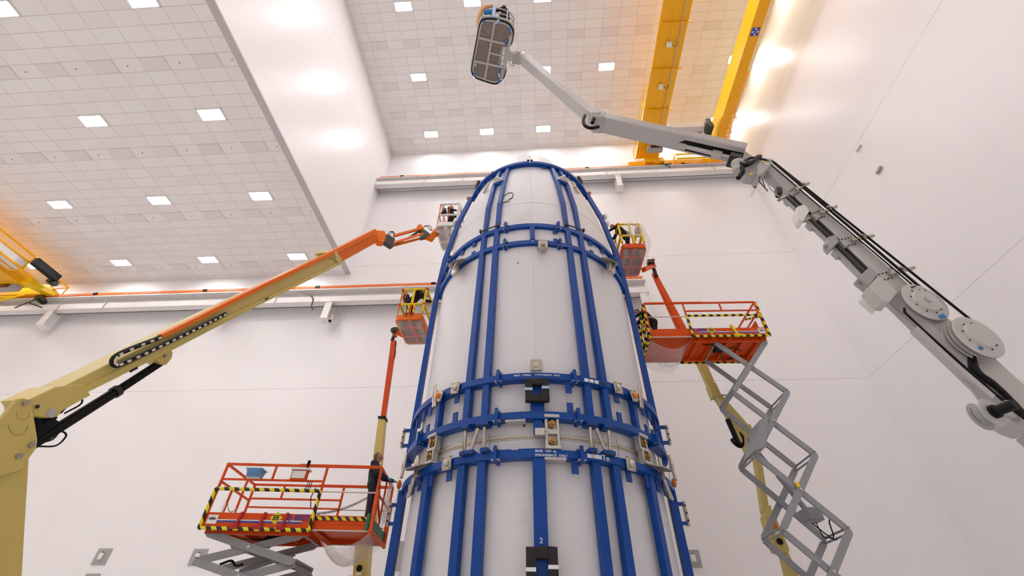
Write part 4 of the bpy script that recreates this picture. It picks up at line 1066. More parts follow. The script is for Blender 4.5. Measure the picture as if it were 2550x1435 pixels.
# ---------------------------------------------------------------- boom lift with the cream boom and orange tip (left)
NA = Vector((.9974, -.0723, 0)); HA = Vector((.0723, .9974, 0)); BA = Vector((-6.9, 5.0, 0))
def PA(x, y, off=0.0): return onp(x, y, BA+NA*off, NA)
def boomA():
    t = thing('boom_lift', (-6.6, 8.6, 0), 'big cream boom lift with orange tip boom reaching up from the left edge', 'boom lift')
    side = lambda pts, off, th, nm, mt, bv=.012, par=t, lb=None: MB().prism([PA(x, y, off) for x, y in pts], -NA*th).build(nm, mt, par, bevel=bv, label=lb)
    a1, a2 = PA(57, 1165, .2), PA(47, 1435, .2); d = (a2-a1).normalized(); a3 = a1+d*((a1.z-.95)/-d.z)
    MB().prism([a1+Vector((0, 0, .12)), a3, a3-HA*.62, a1-HA*.5+Vector((0, 0, .0))], -NA*.4).build('tower_boom', 'cream', t, bevel=.02)
    pl = [(0, 1045), (12, 1032), (45, 993), (62, 991), (79, 1002), (94, 1093), (92, 1115), (62, 1158), (57, 1172), (-120, 1215), (-160, 1120)]
    e1 = side(pl, .3, .06, 'elbow_plate', 'cream'); side(pl, -.26, .06, 'elbow_plate', 'cream')
    for x, y in ((62, 1003), (76, 1108), (45, 1136)):
        p = PA(x, y, .3); MB().tube(p-NA*.02, p+NA*.03, .035, n=16).build('pin', 'plate', e1)
    for cx_, cy_, r_ in ((57, 1030, 16), (45, 1060, 24)):
        MB().path([PA(cx_+r_*math.cos(q*PI/10), cy_+r_*math.sin(q*PI/10), .303) for q in range(0, 11)], .0015, n=4).build('weld_line', 'dark', e1)
    side([(71, 996), (139, 963), (209, 957), (226, 985), (203, 997), (154, 1025), (145, 1038), (124, 1041), (85, 1036), (80, 1008)], .24, .44, 'boom_heel', 'cream')
    p = PA(92, 1013, .24); MB().tube(p, p+NA*.012, .025, n=14).build('bushing', 'dark', t)
    p = PA(128, 1029, .245); MB().box(p, (.012, .1, .1), (NA, HA, UPV)).build('nameplate', 'alu', t)
    side([(139, 972), (400, 842), (620, 734), (826, 634), (851, 655), (640, 759), (430, 866), (196, 977)], .2, .42, 'main_boom', 'cream', .02)
    side([(196, 972), (420, 858), (640, 752), (845, 651), (851, 657), (640, 763), (430, 872), (203, 985)], .23, .05, 'boom_ledge', 'cream', .004)
    side([(822, 628), (836, 622), (856, 652), (846, 660)], .25, .52, 'boom_collar', 'cream')
    side([(832, 634), (938, 574), (944, 601), (856, 650)], .16, .34, 'tip_boom', 'orange2', .02)
    trk = [(405, 838), (663, 709), (813, 638), (936, 575)]
    MB().prism([PA(x, y-5, .36) for x, y in trk]+[PA(x+3, y+5, .36) for x, y in trk[::-1]], -NA*.12).build('cable_tube', 'orange2', t, bevel=.01)
    side([(834, 628), (840, 625), (844, 640), (838, 643)], .4, .2, 'tube_clamp', 'cream')
    lp = [(418, 832), (385, 846), (340, 863), (305, 878), (288, 888), (281, 897), (281, 905), (288, 911), (305, 905), (350, 885), (420, 852), (500, 813), (562, 782)]
    pp = [PA(x, y, .3) for x, y in lp]
    tr = MB().path(pp, .042, n=6).build('cable_chain', 'black', t)
    k = MB(); acc = 0
    for a, c in zip(pp, pp[1:]):
        m_ = max(1, int((c-a).length/.13))
        for i in range(m_):
            q = a.lerp(c, (i+.5)/m_); k.box(q+NA*.03, (.034, .06, .034), (NA, (c-a).normalized(), NA.cross((c-a).normalized())))
    k.build('chain_link', 'ruler', tr, kind='stuff')
    # lettering
    b = MB(); al = (PA(722, 680, .2)-PA(655, 712, .2)).normalized()
    c_ = PA(688, 702, .2)-NA*.17+UPV*.02; nrm = al.cross(-NA)
    text_flat(b, 'JLG LIFT', .24, c_+al.cross(-NA)*.012, al, -NA); b.build('lettering', 'text_k', t)
    MB().box(PA(333, 921, .24), (.01, .14, .035), (NA, al, NA.cross(al))).box(PA(664, 744, .24), (.01, .12, .03), (NA, al, NA.cross(al))).build('decal', 'text_k', t)
    # lift cylinder
    a, m_, c_ = PA(72, 1112, 0), PA(290, 975, 0), PA(408, 898, 0)
    MB().tube(a, m_, .075, n=20).build('lift_cylinder', 'black', t)
    MB().tube(m_-(m_-a).normalized()*.05, m_+(c_-m_).normalized()*.03, .095, n=20).build('cylinder_cap', 'dark', t)
    prof = []; ln = (c_-m_).length
    for i in range(46): prof.append((.05 if i % 2 else .068, ln*i/45))
    MB().lathe(prof, m_, c_-m_, n=18).build('bellows', 'black', t)
    side([(383, 893), (424, 868), (431, 878), (428, 893), (415, 909), (405, 908)], .12, .26, 'cylinder_lug', 'cream')
    p = PA(412, 887, .13); MB().tube(p, p+NA*.02, .03, n=12).build('pin', 'plate', t)
    b = MB()
    b.path([PA(88, 1105, .1), PA(130, 1095, .15), PA(150, 1075, .1), PA(165, 1085, .1), PA(140, 1110, .1), PA(95, 1112, .05)], .012)
    b.path([PA(150, 1030, .1), PA(180, 1000, .2), PA(196, 985, .15), PA(203, 1005, .1), PA(160, 1030, .05)], .012)
    b.path([PA(90, 1060, .0), PA(110, 1050, .1), PA(140, 1040, .1)], .02)
    b.build('hose', 'black', t)
    side([(87, 1038), (135, 1040), (150, 1052), (92, 1098)], .1, .2, 'cylinder', 'black')
    # rotator, jib arms
    T = Vector((-6.42, 11.6, 0)); J = Vector((-4.6, 12.9, 0)); NJ = (J-T).normalized().cross(UPV)
    PJ = lambda x, y, off=0: onp(x, y, T+NJ*off, NJ)
    js = lambda pts, off, th, nm, mt: MB().prism([PJ(x, y, off) for x, y in pts], -NJ*th).build(nm, mt, t, bevel=.01)
    js([(930, 573), (958, 575), (962, 584), (957, 603), (943, 601)], .15, .3, 'boom_head', 'orange2')
    js([(951, 585), (966, 583), (984, 594), (983, 609), (976, 613), (957, 601)], .12, .24, 'rotator', 'dark')
    for y0, y1, off in ((587, 567, .1), (589, 569, -.1), (605, 582, .1), (612, 592, -.1)):
        MB().beam(PJ(980, y0, off), PJ(1054, y1, off), .05, .1, side=NJ).build('jib_arm', 'orange2', t, bevel=.006)
    MB().tube(PJ(986, 608), PJ(1020, 592), .03, n=10).tube(PJ(1015, 595), PJ(1046, 574), .05, n=12).build('jib_cylinder', 'dark', t)
    js([(1041, 560), (1048, 558), (1055, 566), (1050, 574), (1042, 572)], .1, .2, 'jib_head', 'orange2')
    js([(1049, 570), (1058, 572), (1071, 582), (1070, 588), (1052, 591)], .12, .24, 'rotator', 'dark')
    js([(1062, 590), (1080, 575), (1086, 590), (1080, 597)], .1, .2, 'basket_mount', 'orange2')
    b = MB()
    for k in range(3): b.path([PJ(963+4*k, 590), PJ(970+3*k, 577), PJ(978+2*k, 580), PJ(983, 590)], .012); b.path([PJ(1055, 566), PJ(1062+4*k, 562), PJ(1070+3*k, 572), PJ(1077, 575)], .012)
    b.build('hose', 'black', t)
    MB().beam(PJ(1076, 588), (-4.34, 13.1, 16.45), .2, .16).beam(PJ(1082, 580), (-4.34, 12.9, 16.6), .1, .3).build('basket_mount', 'orange2', t, bevel=.01)
    basket(t, (-4.36, 12.55, 0), 1.0, 1.55, 16.38, style='A', top=1.58)
    # machine on the floor
    ch = MB().box((-6.6, 8.4, .8), (2.2, 3.6, .6)).build('chassis', 'cream', t, bevel=.05)
    MB().tube((-6.7, 8.2, 1.1), (-6.7, 8.2, 1.3), .6, n=24).build('turntable', 'dark', t)
    for dx in (-1.15, 1.15):
        for dy in (-1.3, 1.3): MB().lathe([(0, -.18), (.45, -.18), (.5, -.1), (.5, .1), (.45, .18), (0, .18)], (-6.6+dx, 8.4+dy, .5), (1, 0, 0), n=28).build('wheel', 'black', t)
boomA()

# ---------------------------------------------------------------- boom lift behind the left scissor lift
def boomB():
    Y = 14.6; P_ = lambda x, y, o=0: py(x, y, Y+o)
    t = thing('boom_lift', (-5.3, 14.8, 0), 'cream and orange boom lift standing upright behind the left scissor lift', 'boom lift')
    pr = lambda pts, th, nm, mt, o=0: MB().prism([P_(x, y, o) for x, y in pts], (0, th, 0)).build(nm, mt, t, bevel=.01)
    pr([(974, 846), (986, 848), (959, 1036), (948, 1036)], .16, 'tip_boom', 'orange', .06)
    pr([(975, 866), (984, 868), (980, 890), (972, 890)], .2, 'boom_collar', 'orange', .03)
    pr([(942, 1040), (959, 1040), (948, 1160), (926, 1160)], .24, 'mid_boom', 'cream')
    pr([(941, 1036), (960, 1036), (960, 1044), (941, 1042)], .3, 'boom_collar', 'black', -.03)
    pr([(925, 1158), (948, 1158), (934, 1300), (905, 1300)], .26, 'main_boom', 'cream')
    pr([(919, 1180), (928, 1180), (924, 1205), (914, 1205)], .2, 'cable_box', 'cream', -.06)
    pr([(888, 1300), (922, 1300), (912, 1435), (878, 1435)], .42, 'tower_boom', 'cream', -.05)
    p = P_(895, 1416, -.06); MB().tube(p, p-Vector((0, .02, 0)), .085, n=18).build('lightening_hole', 'black', t)
    MB().box(P_(893, 1431, -.07), (.16, .01, .1)).build('decal', 'text_w', t)
    MB().tube(P_(926, 1215, -.1), P_(919, 1268, -.1), .035, n=12).build('cylinder_rod', 'steel', t)
    MB().tube(P_(919, 1262, -.1), P_(914, 1292, -.1), .08, n=14).build('cylinder', 'black', t)
    MB().tube(P_(984, 828), P_(976, 850, .1), .07, n=12).box(P_(984, 824), (.3, .2, .14)).build('rotator', 'dark', t)
    MB().path([P_(973, 824), P_(976, 818), P_(988, 816), P_(993, 822)], .02).path([P_(986, 850), P_(984, 868), P_(983, 890)], .015).build('hose', 'black', t)
    MB().beam(P_(982, 838, -.05), P_(988, 835, -.05), .12, .1).beam(P_(988, 828), (-5.1, 14.7, 11.75), .16, .14).build('basket_mount', 'orange', t)
    b_ = P_(895, 1435, .1); MB().beam(b_, (b_.x+.15, 14.8, 1.2), .5, .45, side=(1, 0, 0)).build('tower_boom', 'cream', t)
    MB().box((-5.1, 15.2, .85), (2.0, 2.6, .7)).build('chassis', 'orange', t, bevel=.05)
    for dx in (-1.0, 1.0):
        for dy in (-.9, .9): MB().lathe([(0, -.15), (.4, -.15), (.42, 0), (.4, .15), (0, .15)], (-5.1+dx, 15.2+dy, .42), (1, 0, 0), n=24).build('wheel', 'black', t)
    g = basket(t, (-5.38, 12.95, 0), 1.07, 1.7, 11.48, U=(1, -.02, 0), style='B', top=1.55)
    MB().box(g(.42, -.008, .17), (.14, .01, .035)).build('decal', 'text_k', t); MB().box(g(.64, -.008, .17), (.16, .01, .035)).build('decal', 'text_k', t)
boomB()

# ---------------------------------------------------------------- boom lift behind the right scissor lift
def boomC():
    Y = 15.4; P_ = lambda x, y, o=0: py(x, y, Y+o)
    t = thing('boom_lift', (7.1, 15.6, 0), 'cream and orange boom lift behind the tall scissor arms on the right', 'boom lift')
    pr = lambda pts, th, nm, mt, o=0, lb=None: MB().prism([P_(x, y, o) for x, y in pts], (0, th, 0)).build(nm, mt, t, bevel=.01, label=lb)
    pr([(1624, 680), (1634, 675), (1722, 868), (1710, 868)], .16, 'tip_boom', 'orange')
    pr([(1636, 704), (1646, 700), (1728, 850), (1715, 862)], .2, 'boom_section', 'orange', -.03)
    pr([(1735, 895), (1755, 892), (1781, 954), (1763, 956)], .26, 'main_boom', 'cream')
    pr([(1763, 955), (1783, 953), (1796, 982), (1776, 988)], .36, 'boom_collar', 'cream', -.05)
    pr([(1782, 985), (1797, 982), (1876, 1072), (1880, 1110), (1862, 1128), (1842, 1080)], .3, 'main_boom', 'cream')
    pr([(1858, 1058), (1868, 1056), (1876, 1070), (1872, 1076)], .34, 'bolted_plate', 'cream', -.04)
    pr([(1878, 1110), (1892, 1108), (1916, 1270), (1902, 1272)], .34, 'tower_boom', 'cream')
    pr([(1904, 1262), (1920, 1258), (1926, 1285), (1906, 1290)], .36, 'tower_boom', 'cream', -.03)
    pr([(1904, 1282), (1928, 1278), (1967, 1370), (1961, 1378), (1934, 1372)], .44, 'riser_box', 'cream', -.08)
    p = P_(1942, 1349, -.1); MB().tube(p, p-Vector((0, .02, 0)), .09, n=18).build('lightening_hole', 'black', t)
    MB().box(P_(1928, 1308, -.1), (.16, .01, .2)).build('decal', 'orange2', t, label='orange warning label'); MB().box(P_(1935, 1327, -.1), (.15, .01, .1)).build('decal', 'text_w', t)
    pr([(1948, 1375), (1962, 1372), (1990, 1435), (2000, 1460), (1975, 1460), (1964, 1435)], .34, 'tower_boom', 'cream')
    b_ = P_(1980, 1445, .15); MB().beam(b_, (b_.x+.1, 15.6, 1.2), .4, .4, side=(1, 0, 0)).build('tower_boom', 'cream', t)
    MB().tube(P_(1783, 985, -.1), P_(1800, 1015, -.1), .04, n=12).build('cylinder_rod', 'steel', t)
    MB().tube(P_(1812, 1045, -.12), P_(1842, 1112, -.12), .09, n=14).build('cylinder', 'black', t)
    b = MB()
    for k in range(4): b.path([P_(1830, 1080+4*k, -.15), P_(1826-2*k, 1096, -.2), P_(1832, 1104+2*k, -.15), P_(1846, 1106+3*k, -.1), P_(1852, 1090+4*k, -.1), P_(1842, 1076, -.1)], .022)
    b.path([P_(1797, 984, -.05), P_(1806, 984, -.1), P_(1812, 990, 0)], .02)
    b.build('hose', 'black', t)
    MB().tube(P_(1628, 670, -.1), P_(1634, 688, -.1), .09, n=12).box(P_(1620, 655, -.5), (.3, .3, .2)).build('rotator', 'dark', t)
    MB().beam(P_(1628, 662, -.1), (4.75, 14.1, 14.75), .2, .2).beam(P_(1616, 654, -.5), P_(1626, 648, -.3), .2, .12).build('basket_mount', 'orange', t)
    MB().box((7.2, 16.2, .85), (2.0, 2.6, .7)).build('chassis', 'orange', t, bevel=.05)
    for dx in (-1.0, 1.0):
        for dy in (-.9, .9): MB().lathe([(0, -.15), (.4, -.15), (.42, 0), (.4, .15), (0, .15)], (7.2+dx, 16.2+dy, .42), (1, 0, 0), n=24).build('wheel', 'black', t)
    basket(t, (3.62, 12.6, 0), 1.0, 1.78, 14.62, U=(1, .03, 0), style='C', top=1.5)
boomC()

# ================================================================ tall grey boom lift on the right
def boomD():
    Y = 6.0; P_ = lambda x, y, o=0.0: py(x, y, Y+o)
    t = thing('boom_lift', (7.6, 6.3, 0), 'tall light grey boom lift whose jib arches over the fairing', 'boom lift')
    pr = lambda pts, th, nm, mt, o=0.0, bv=.012, par=None: MB().prism([P_(x, y, o) for x, y in pts], (0, th, 0)).build(nm, mt, par or t, bevel=bv)
    Y2 = Vector((0, 1, 0))
    # telescopic main boom: body in the right part of its width, chain tray in the left
    Lf = [(1890, 432), (1937, 475), (1985, 520), (2045, 577), (2108, 642), (2170, 705), (2256, 791), (2311, 856), (2390, 929), (2467, 1000), (2560, 1075)]
    Rt = [(1923, 405), (1977, 452), (2026, 500), (2095, 560), (2180, 634), (2238, 684), (2361, 791), (2443, 856), (2521, 929), (2570, 972), (2640, 1040)]
    def lerp(a, b, k): return (a[0]+(b[0]-a[0])*k, a[1]+(b[1]-a[1])*k)
    cuts = [(0, 1.35, .24), (1.3, 2.45, .28), (2.35, 3.5, .32), (3.4, 4.9, .37), (4.7, 10, .36)]
    def at(A, s_): i = min(len(A)-2, int(s_)); return lerp(A[i], A[i+1], s_-i)
    for ci, (s0, s1, th) in enumerate(cuts):
        ss = [s0]+[k for k in range(11) if s0 < k < s1]+[s1]
        lf = [lerp(at(Lf, s_), at(Rt, s_), .42 if ci < 4 else .4) for s_ in ss]; rt = [at(Rt, s_) for s_ in ss]
        pr(lf+rt[::-1], th, 'boom_section', 'boomgrey2', o=.02*(4-ci)-.0, bv=.03)
        if ci < 4:
            la = [at(Lf, s_) for s_ in ss]; ra = [lerp(at(Lf, s_), at(Rt, s_), .44) for s_ in ss]
            if ci: pr(la+ra[::-1], .1, 'chain_tray', 'boomgrey', o=.1, bv=.006)
            if ci:
                for k in (.08, .30):
                    q0 = lerp(at(Lf, s0+.1), at(Rt, s0+.1), k); q1 = lerp(at(Lf, s1-.12), at(Rt, s1-.12), k)
                    w_ = 7+2*ci; MB().beam(P_(*q0, .08), P_(*q1, .08), .04, .012*ci+.03, side=Y2).build('drag_chain', 'dark', t)
            # collar and bolted bracket
            cc = at(Rt, s1-.1); cl = lerp(at(Lf, s1-.1), at(Rt, s1-.1), .35); cc2 = at(Rt, s1+.12); cl2 = lerp(at(Lf, s1+.12), at(Rt, s1+.12), .35)
            k_ = pr([cl, cc, cc2, cl2], th+.06, 'collar', 'boomgrey', o=.02*(4-ci)-.03, bv=.01)
            b = MB()
            for q in (.15, .35, .55):
                for (u_, v_) in ((cl, cc), (cl2, cc2)):
                    p = P_(*lerp(u_, v_, q), .02*(4-ci)-.035); b.tube(p, p-Y2*.015, .014, n=8)
            b.build('bolt', 'dark', k_)
            e0 = P_(*lerp(cc, cc2, .4), -.05); dd = (P_(*cc)-P_(*cl)).normalized()
            MB().beam(e0-dd*.14, e0+dd*(.28+.03*ci), .05, .04, side=Y2).beam(e0+dd*.05+Vector((0, -.05, .06)), e0+dd*(.24), .03, .03, side=Y2).beam(e0-dd*.1, e0-dd*.05+Vector((0, 0, .12)), .04, .04, side=Y2).build('cable_guide', 'plate', t)
            l0 = P_(*lerp(at(Lf, s1), at(Rt, s1), -.12), .05)
            MB().beam(l0-dd*.14, l0+dd*.1, .05, .05, side=Y2).build('cable_guide', 'plate', t)
    # cover boxes at the lower end of the trays
    pr([(2138, 690), (2166, 664), (2185, 684), (2166, 712)], .2, 'chain_anchor', 'socket', o=-.02)
    pr([(2164, 713), (2186, 688), (2208, 700), (2236, 728), (2216, 752), (2200, 750)], .26, 'gear_cover', 'boomgrey2', o=-.14)
    pr([(2160, 716), (2170, 714), (2200, 750), (2196, 757), (2160, 728)], .3, 'cover_flap', 'offw', o=-.02)
    pr([(1985, 515), (2003, 508), (2016, 525), (2000, 551), (1990, 545), (1984, 530)], .22, 'cable_carriage', 'offw', o=-.06)
    pr([(1934, 463), (1948, 467), (1950, 480), (1938, 478)], .16, 'tray_end', 'dark', o=-.02)
    pr([(2062, 590), (2080, 584), (2090, 600), (2072, 618), (2061, 605)], .2, 'chain_anchor', 'socket', o=-.03)
    # steel ropes and hoses along the right side
    for (a, c, r_) in (((1921, 400), (2305, 727), .022), ((1925, 402), (2300, 722), .018), ((1916, 408), (2290, 725), .012), ((1928, 404), (2440, 815), .02)):
        MB().path([P_(*a, -.05), P_(*lerp(a, c, .5), -.07), P_(*c, -.08)], r_).build('hose', 'black', t)
    MB().path([P_(1895, 440, -.02), P_(1915, 462, -.05), P_(1922, 474, -.02), P_(1990, 535, .05), P_(2150, 690, .1), P_(2280, 815, .1)], .011).build('cable', 'socket', t)
    # reels on the face of the boom
    def reel(x, y, r_, n, o=-.1):
        c = P_(x, y, -.02); axv = Vector((.17, -.98, -.05)).normalized()
        pts = [(0, 0)]; z = 0
        for k in range(n): pts += [(r_*.75, z), (r_, z+.005), (r_, z+.015), (r_*.75, z+.02)]; z += .06
        pts += [(r_*.8, z), (r_*1.0, z+.005), (r_*1.02, z+.02), (r_*.98, z+.03), (r_*.62, z+.035), (r_*.56, z+.075), (0, z+.08)]
        R_ = MB().lathe(pts, c, axv, n=56).build('hose_reel', 'boomgrey2', t)
        b = MB(); a_ = axv.orthogonal().normalized(); b_ = axv.cross(a_)
        for k in range(9):
            th = 2*PI*k/9+.3; p = c+axv*(z+.033)+(a_*math.cos(th)+b_*math.sin(th))*r_*.66; b.tube(p, p+axv*.012, .013, n=8)
        b.build('bolt', 'dark', R_)
        MB().lathe([(0, 0), (r_*.72, 0), (r_*.72, z), (0, z)], c+axv*.005, axv, n=32).build('wound_hose', 'black', R_)
        return c, axv, z, a_, b_, R_
    c, axv, z, a_, b_, R_ = reel(2293, 759, .355, 1)
    MB().tube(c+axv*(z+.08), c+axv*(z+.11), .05, n=16).build('hub', 'alu', R_)
    dn = Vector((.35, 0, -.94)); dn = (dn-axv*axv.dot(dn)).normalized(); sd = axv.cross(dn)
    MB().box(c+axv*(z+.04)+dn*.31, (.13, .004, .07), (sd, axv, dn)).build('tape', 'bluetape', R_)
    MB().box(c+axv*(z+.04)-dn*.29+sd*.06, (.12, .004, .025), (sd, axv, dn)).build('arrow_mark', 'text_k', R_)
    c, axv, z, a_, b_, R_ = reel(2405, 856, .35, 3)
    MB().box(c+axv*(z+.045)+dn*.16-sd*.2, (.06, .004, .05), (sd, axv, dn)).build('tape', 'bluetape', R_)
    # black hose bundle, lower rail, cable drum
    MB().path([P_(2420, 890, -.06), P_(2424, 915, -.06), P_(2440, 935, -.05), (P_(2470, 955, -.05)), P_(2510, 990, -.05), P_(2550, 1030, -.05)], [.05, .06, .055, .05, .04, .03]).build('hose_bundle', 'black', t)
    pr([(2277, 818), (2286, 812), (2380, 900), (2480, 985), (2472, 994), (2370, 905)], .12, 'guard_rail', 'boomgrey', o=-.12, bv=.004)
    MB().path([P_(2252, 768, -.1), P_(2254, 777, -.13), P_(2262, 787, -.13), P_(2380, 895, -.1), P_(2500, 1000, -.08), P_(2560, 1050, -.08)], .018).path([P_(2440, 950, -.08), P_(2560, 1050, -.1)], .012).path([P_(2446, 955, -.08), P_(2560, 1040, -.1)], .012).build('hose', 'black', t)
    MB().path([P_(2360, 893, -.02), P_(2400, 945, -.05), P_(2437, 996, -.1)], .012).build('cable', 'socket', t)
    dc = P_(2442, 1038, -.2); da = Vector((.26, -.96, -.05)).normalized()
    D = MB().lathe([(0, -.012), (.18, -.012), (.185, 0), (.1, .012), (.1, .13), (.185, .142), (.18, .155), (0, .155)], dc, da, n=44).build('cable_drum', 'boomgrey', t)
    pts = []
    a_ = da.orthogonal().normalized(); b_ = da.cross(a_)
    for i in range(6*20): th = 2*PI*i/20; pts.append(dc+da*(.015+.11*i/120)+(a_*math.cos(th)+b_*math.sin(th))*.125)
    MB().path(pts, .012, n=6).build('wound_cable', 'socket', D)
    MB().tube(dc+da*.16, dc+da*.2, .085, n=20).tube(dc+da*.2, dc+da*.42, .062, n=22).build('drum_motor', 'black', D)
    MB().box(dc+da*.36+Vector((.0, -.0, .064)), (.07, .05, .006)).build('decal', 'offw', D)
    MB().beam(dc+da*.2, P_(2540, 1040, .1), .06, .1).build('drum_bracket', 'boomgrey', t, bevel=.02)
    MB().prism([P_(2497, 1010, 0), P_(2530, 1030, 0), P_(2570, 1050, 0), P_(2570, 1075, 0), P_(2535, 1063, 0), P_(2515, 1052, 0)], (0, .3, 0)).build('foot_casting', 'boomgrey', t, bevel=.03)
    # head of the main boom, joint and hoses
    pr([(1852, 412), (1878, 398), (1905, 392), (1922, 397), (1918, 412), (1892, 434), (1862, 430), (1846, 420)], .3, 'boom_head', 'boomgrey', o=-.02)
    pr([(1884, 412), (1900, 396), (1922, 394), (1926, 404), (1898, 432), (1886, 436)], .34, 'head_bracket', 'boomgrey2', o=-.06)
    for x, y, m_ in ((1902, 404, 'foamy'), (1908, 409, 'text_w'), (1869, 434, 'foamy')): MB().box(P_(x, y, -.075), (.06, .006, .06)).build('decal', m_, t)
    b = MB()
    b.path([P_(1840, 404, -.1), P_(1850, 412, -.16), P_(1862, 410, -.18), P_(1876, 402, -.15), P_(1886, 392, -.08), P_(1893, 390, 0)], .05)
    b.path([P_(1846, 412, -.12), P_(1850, 425, -.15), P_(1845, 435, -.12), P_(1838, 444, -.1)], .05)
    b.path([P_(1850, 404, -.1), P_(1862, 395, -.1), P_(1880, 392, -.08), P_(1915, 400, -.05)], .014); b.path([P_(1856, 408, -.1), P_(1868, 396, -.1), P_(1884, 394, -.08), P_(1920, 404, -.05)], .014)
    b.build('hose_bundle', 'black', t)
    MB().path([P_(1893, 441, 0), P_(1890, 450, 0), P_(1896, 458, 0), P_(1912, 476, 0)], .012).path([P_(1898, 441, 0), P_(1900, 452, 0), P_(1905, 466, 0)], .01).build('cable', 'dark', t)
    # upper arm
    K1, K2 = P_(1484, 302, .0), P_(1852, 384, .0)
    ax = (K2-K1).normalized()
    MB().beam(K1-ax*.02, K2, .46, .26, side=Y2).build('upper_arm', 'boomgrey', t, bevel=.03)
    A = (ax, Y2, ax.cross(Y2))
    bm_ = K1.lerp(K2, .0)
    MB().box(K1+ax*.1, (.28, .5, .34), A).build('arm_knuckle', 'boomgrey', t, bevel=.05)
    MB().tube(K1+Vector((0, -.28, .02)), K1+Vector((0, .3, .02)), .11, n=20).build('pin', 'boomgrey', t)
    # cylinder in the slot underneath
    dn_ = ax.cross(Y2); dn_ = dn_ if dn_.z < 0 else -dn_
    sl = K1.lerp(K2, .63)+dn_*.135+Y2*.06; se = K2+dn_*.2+Y2*.05
    MB().prism([K1.lerp(K2, .6)+dn_*.134+Y2*.0, K1.lerp(K2, .62)+dn_*.134+Y2*.17, K1.lerp(K2, 1.0)+dn_*.134+Y2*.17, K1.lerp(K2, 1.0)+dn_*.134-Y2*.1, K1.lerp(K2, .64)+dn_*.134-Y2*.1], dn_*.004).build('slot', 'black', t)
    MB().tube(sl, sl.lerp(se, .6), .055, n=16).box(sl, (.18, .14, .12), A).box(sl.lerp(se, .6), (.22, .16, .16), A).build('luffing_cylinder', 'boomgrey2', t)
    MB().tube(sl.lerp(se, .6), se, .06, n=14).tube(sl.lerp(se, .6)+Y2*.07, se+Y2*.07, .03, n=10).build('cylinder_rod', 'steel', t)
    kp = P_(1838, 415, -.05); MB().lathe([(0, -.14), (.13, -.14), (.15, -.08), (.11, -.02), (.11, .02), (.15, .08), (.13, .14), (0, .14)], kp, (.1, -.3, 1), n=22).build('swivel_joint', 'boomgrey2', t)
    pr([(1848, 372), (1862, 380), (1884, 396), (1872, 402), (1850, 396)], .4, 'joint_plate', 'boomgrey', o=-.02)
    MB().box(P_(1828, 400, -.0), (.25, .3, .16), A).build('joint_block', 'dark', t)
    # jib up to the basket
    J0, J1 = P_(1302, 146, .05), P_(1478, 296, .05); aj = (J1-J0).normalized()
    MB().beam(J0+aj*.1, J1, .34, .26, side=Y2).build('jib', 'boomgrey', t, bevel=.03)
    MB().beam(J0+aj*.15-aj.cross(Y2)*-.14, J0.lerp(J1, .93)+aj.cross(Y2)*.14, .2, .02, side=Y2).build('jib_strip', 'boomgrey2', t)
    MB().beam(J1-aj*.25, K1+ax*.05, .36, .2, side=Y2).build('knuckle_link', 'boomgrey', t, bevel=.03)
    b = MB(); b.path([P_(1456, 288, -.1), P_(1452, 302, -.16), P_(1458, 314, -.18), P_(1472, 319, -.16), P_(1490, 316, -.08)], .045); b.path([P_(1478, 296, -.15), P_(1475, 306, -.15)], .05)
    b.build('hose_bundle', 'black', t)
    H_ = P_(1298, 143, .1)
    MB().box(H_, (.24, .28, .3), (aj, Y2, aj.cross(Y2))).box(H_+Vector((-.22, 0, -.02)), (.22, .34, .16)).tube(H_+Vector((-.1, -.22, .0)), H_+Vector((-.1, .22, 0)), .09, n=14).build('rotator', 'alu', t, bevel=.015)
    MB().path([pz(1268, 153, 17.8), pz(1270, 161, 17.75), pz(1278, 164, 17.75), pz(1285, 155, 17.8)], .022).build('hose', 'boomgrey2', t)
    # basket
    z = 17.9
    LL = [(1202, 47), (1228, 46), (1262, 55), (1274, 66), (1279, 82), (1271, 116), (1252, 115), (1244, 166), (1259, 169), (1256, 190), (1245, 204), (1231, 210), (1188, 196), (1178, 188), (1174, 172), (1186, 108), (1194, 62)]
    out = [pz(x, y, z) for x, y in LL]
    rnd = []
    for i, p in enumerate(out):
        q = out[(i+1) % len(out)]; rnd += [p.lerp(q, .22), p.lerp(q, .78)]
    cen = sum(out, Vector())/len(out)
    MB().prism(rnd, (0, 0, .04)).build('basket_floor', 'basketfloor', t)
    MB().path(rnd+[rnd[0], rnd[1]], .025, n=8).build('rubber_edge', 'black', t)
    b = MB(); ins = [p.lerp(cen, .06)-UPV*.01 for p in rnd]; b.path(ins+[ins[0]], .03, n=6)
    kz = [z-.02]
    def L2(a, c, w_=.07): kz[0] -= .004; b.beam(pz(*a, kz[0]), pz(*c, kz[0]), w_, .04)
    L2((1232, 55), (1207, 198)); L2((1193, 94), (1272, 113)); L2((1182, 152), (1262, 170)); L2((1221, 132), (1250, 139), .05); L2((1272, 88), (1268, 113), .09); L2((1252, 172), (1249, 200), .08)
    b.build('floor_frame', 'boomgrey', t)
    MB().prism([pz(x, y, z-.06) for x, y in ((1257, 116), (1268, 116), (1271, 130), (1284, 140), (1286, 150), (1278, 153), (1264, 152), (1260, 166), (1251, 164))], (0, 0, .08)).build('mount_plate', 'boomgrey', t)
    b = MB()
    for x, y, r_ in ((1206, 54, .6), (1270, 73, 2.2), (1260, 106, 1.5), (1182, 185, 2.2), (1241, 201, .8), (1244, 171, 1.7)):
        c_ = pz(x, y, z-.045); MB().box(c_, (.13, .07, .006), (Vector((math.cos(r_), math.sin(r_), 0)), Vector((-math.sin(r_), math.cos(r_), 0)), UPV)).build('tape', 'bluetape', t)
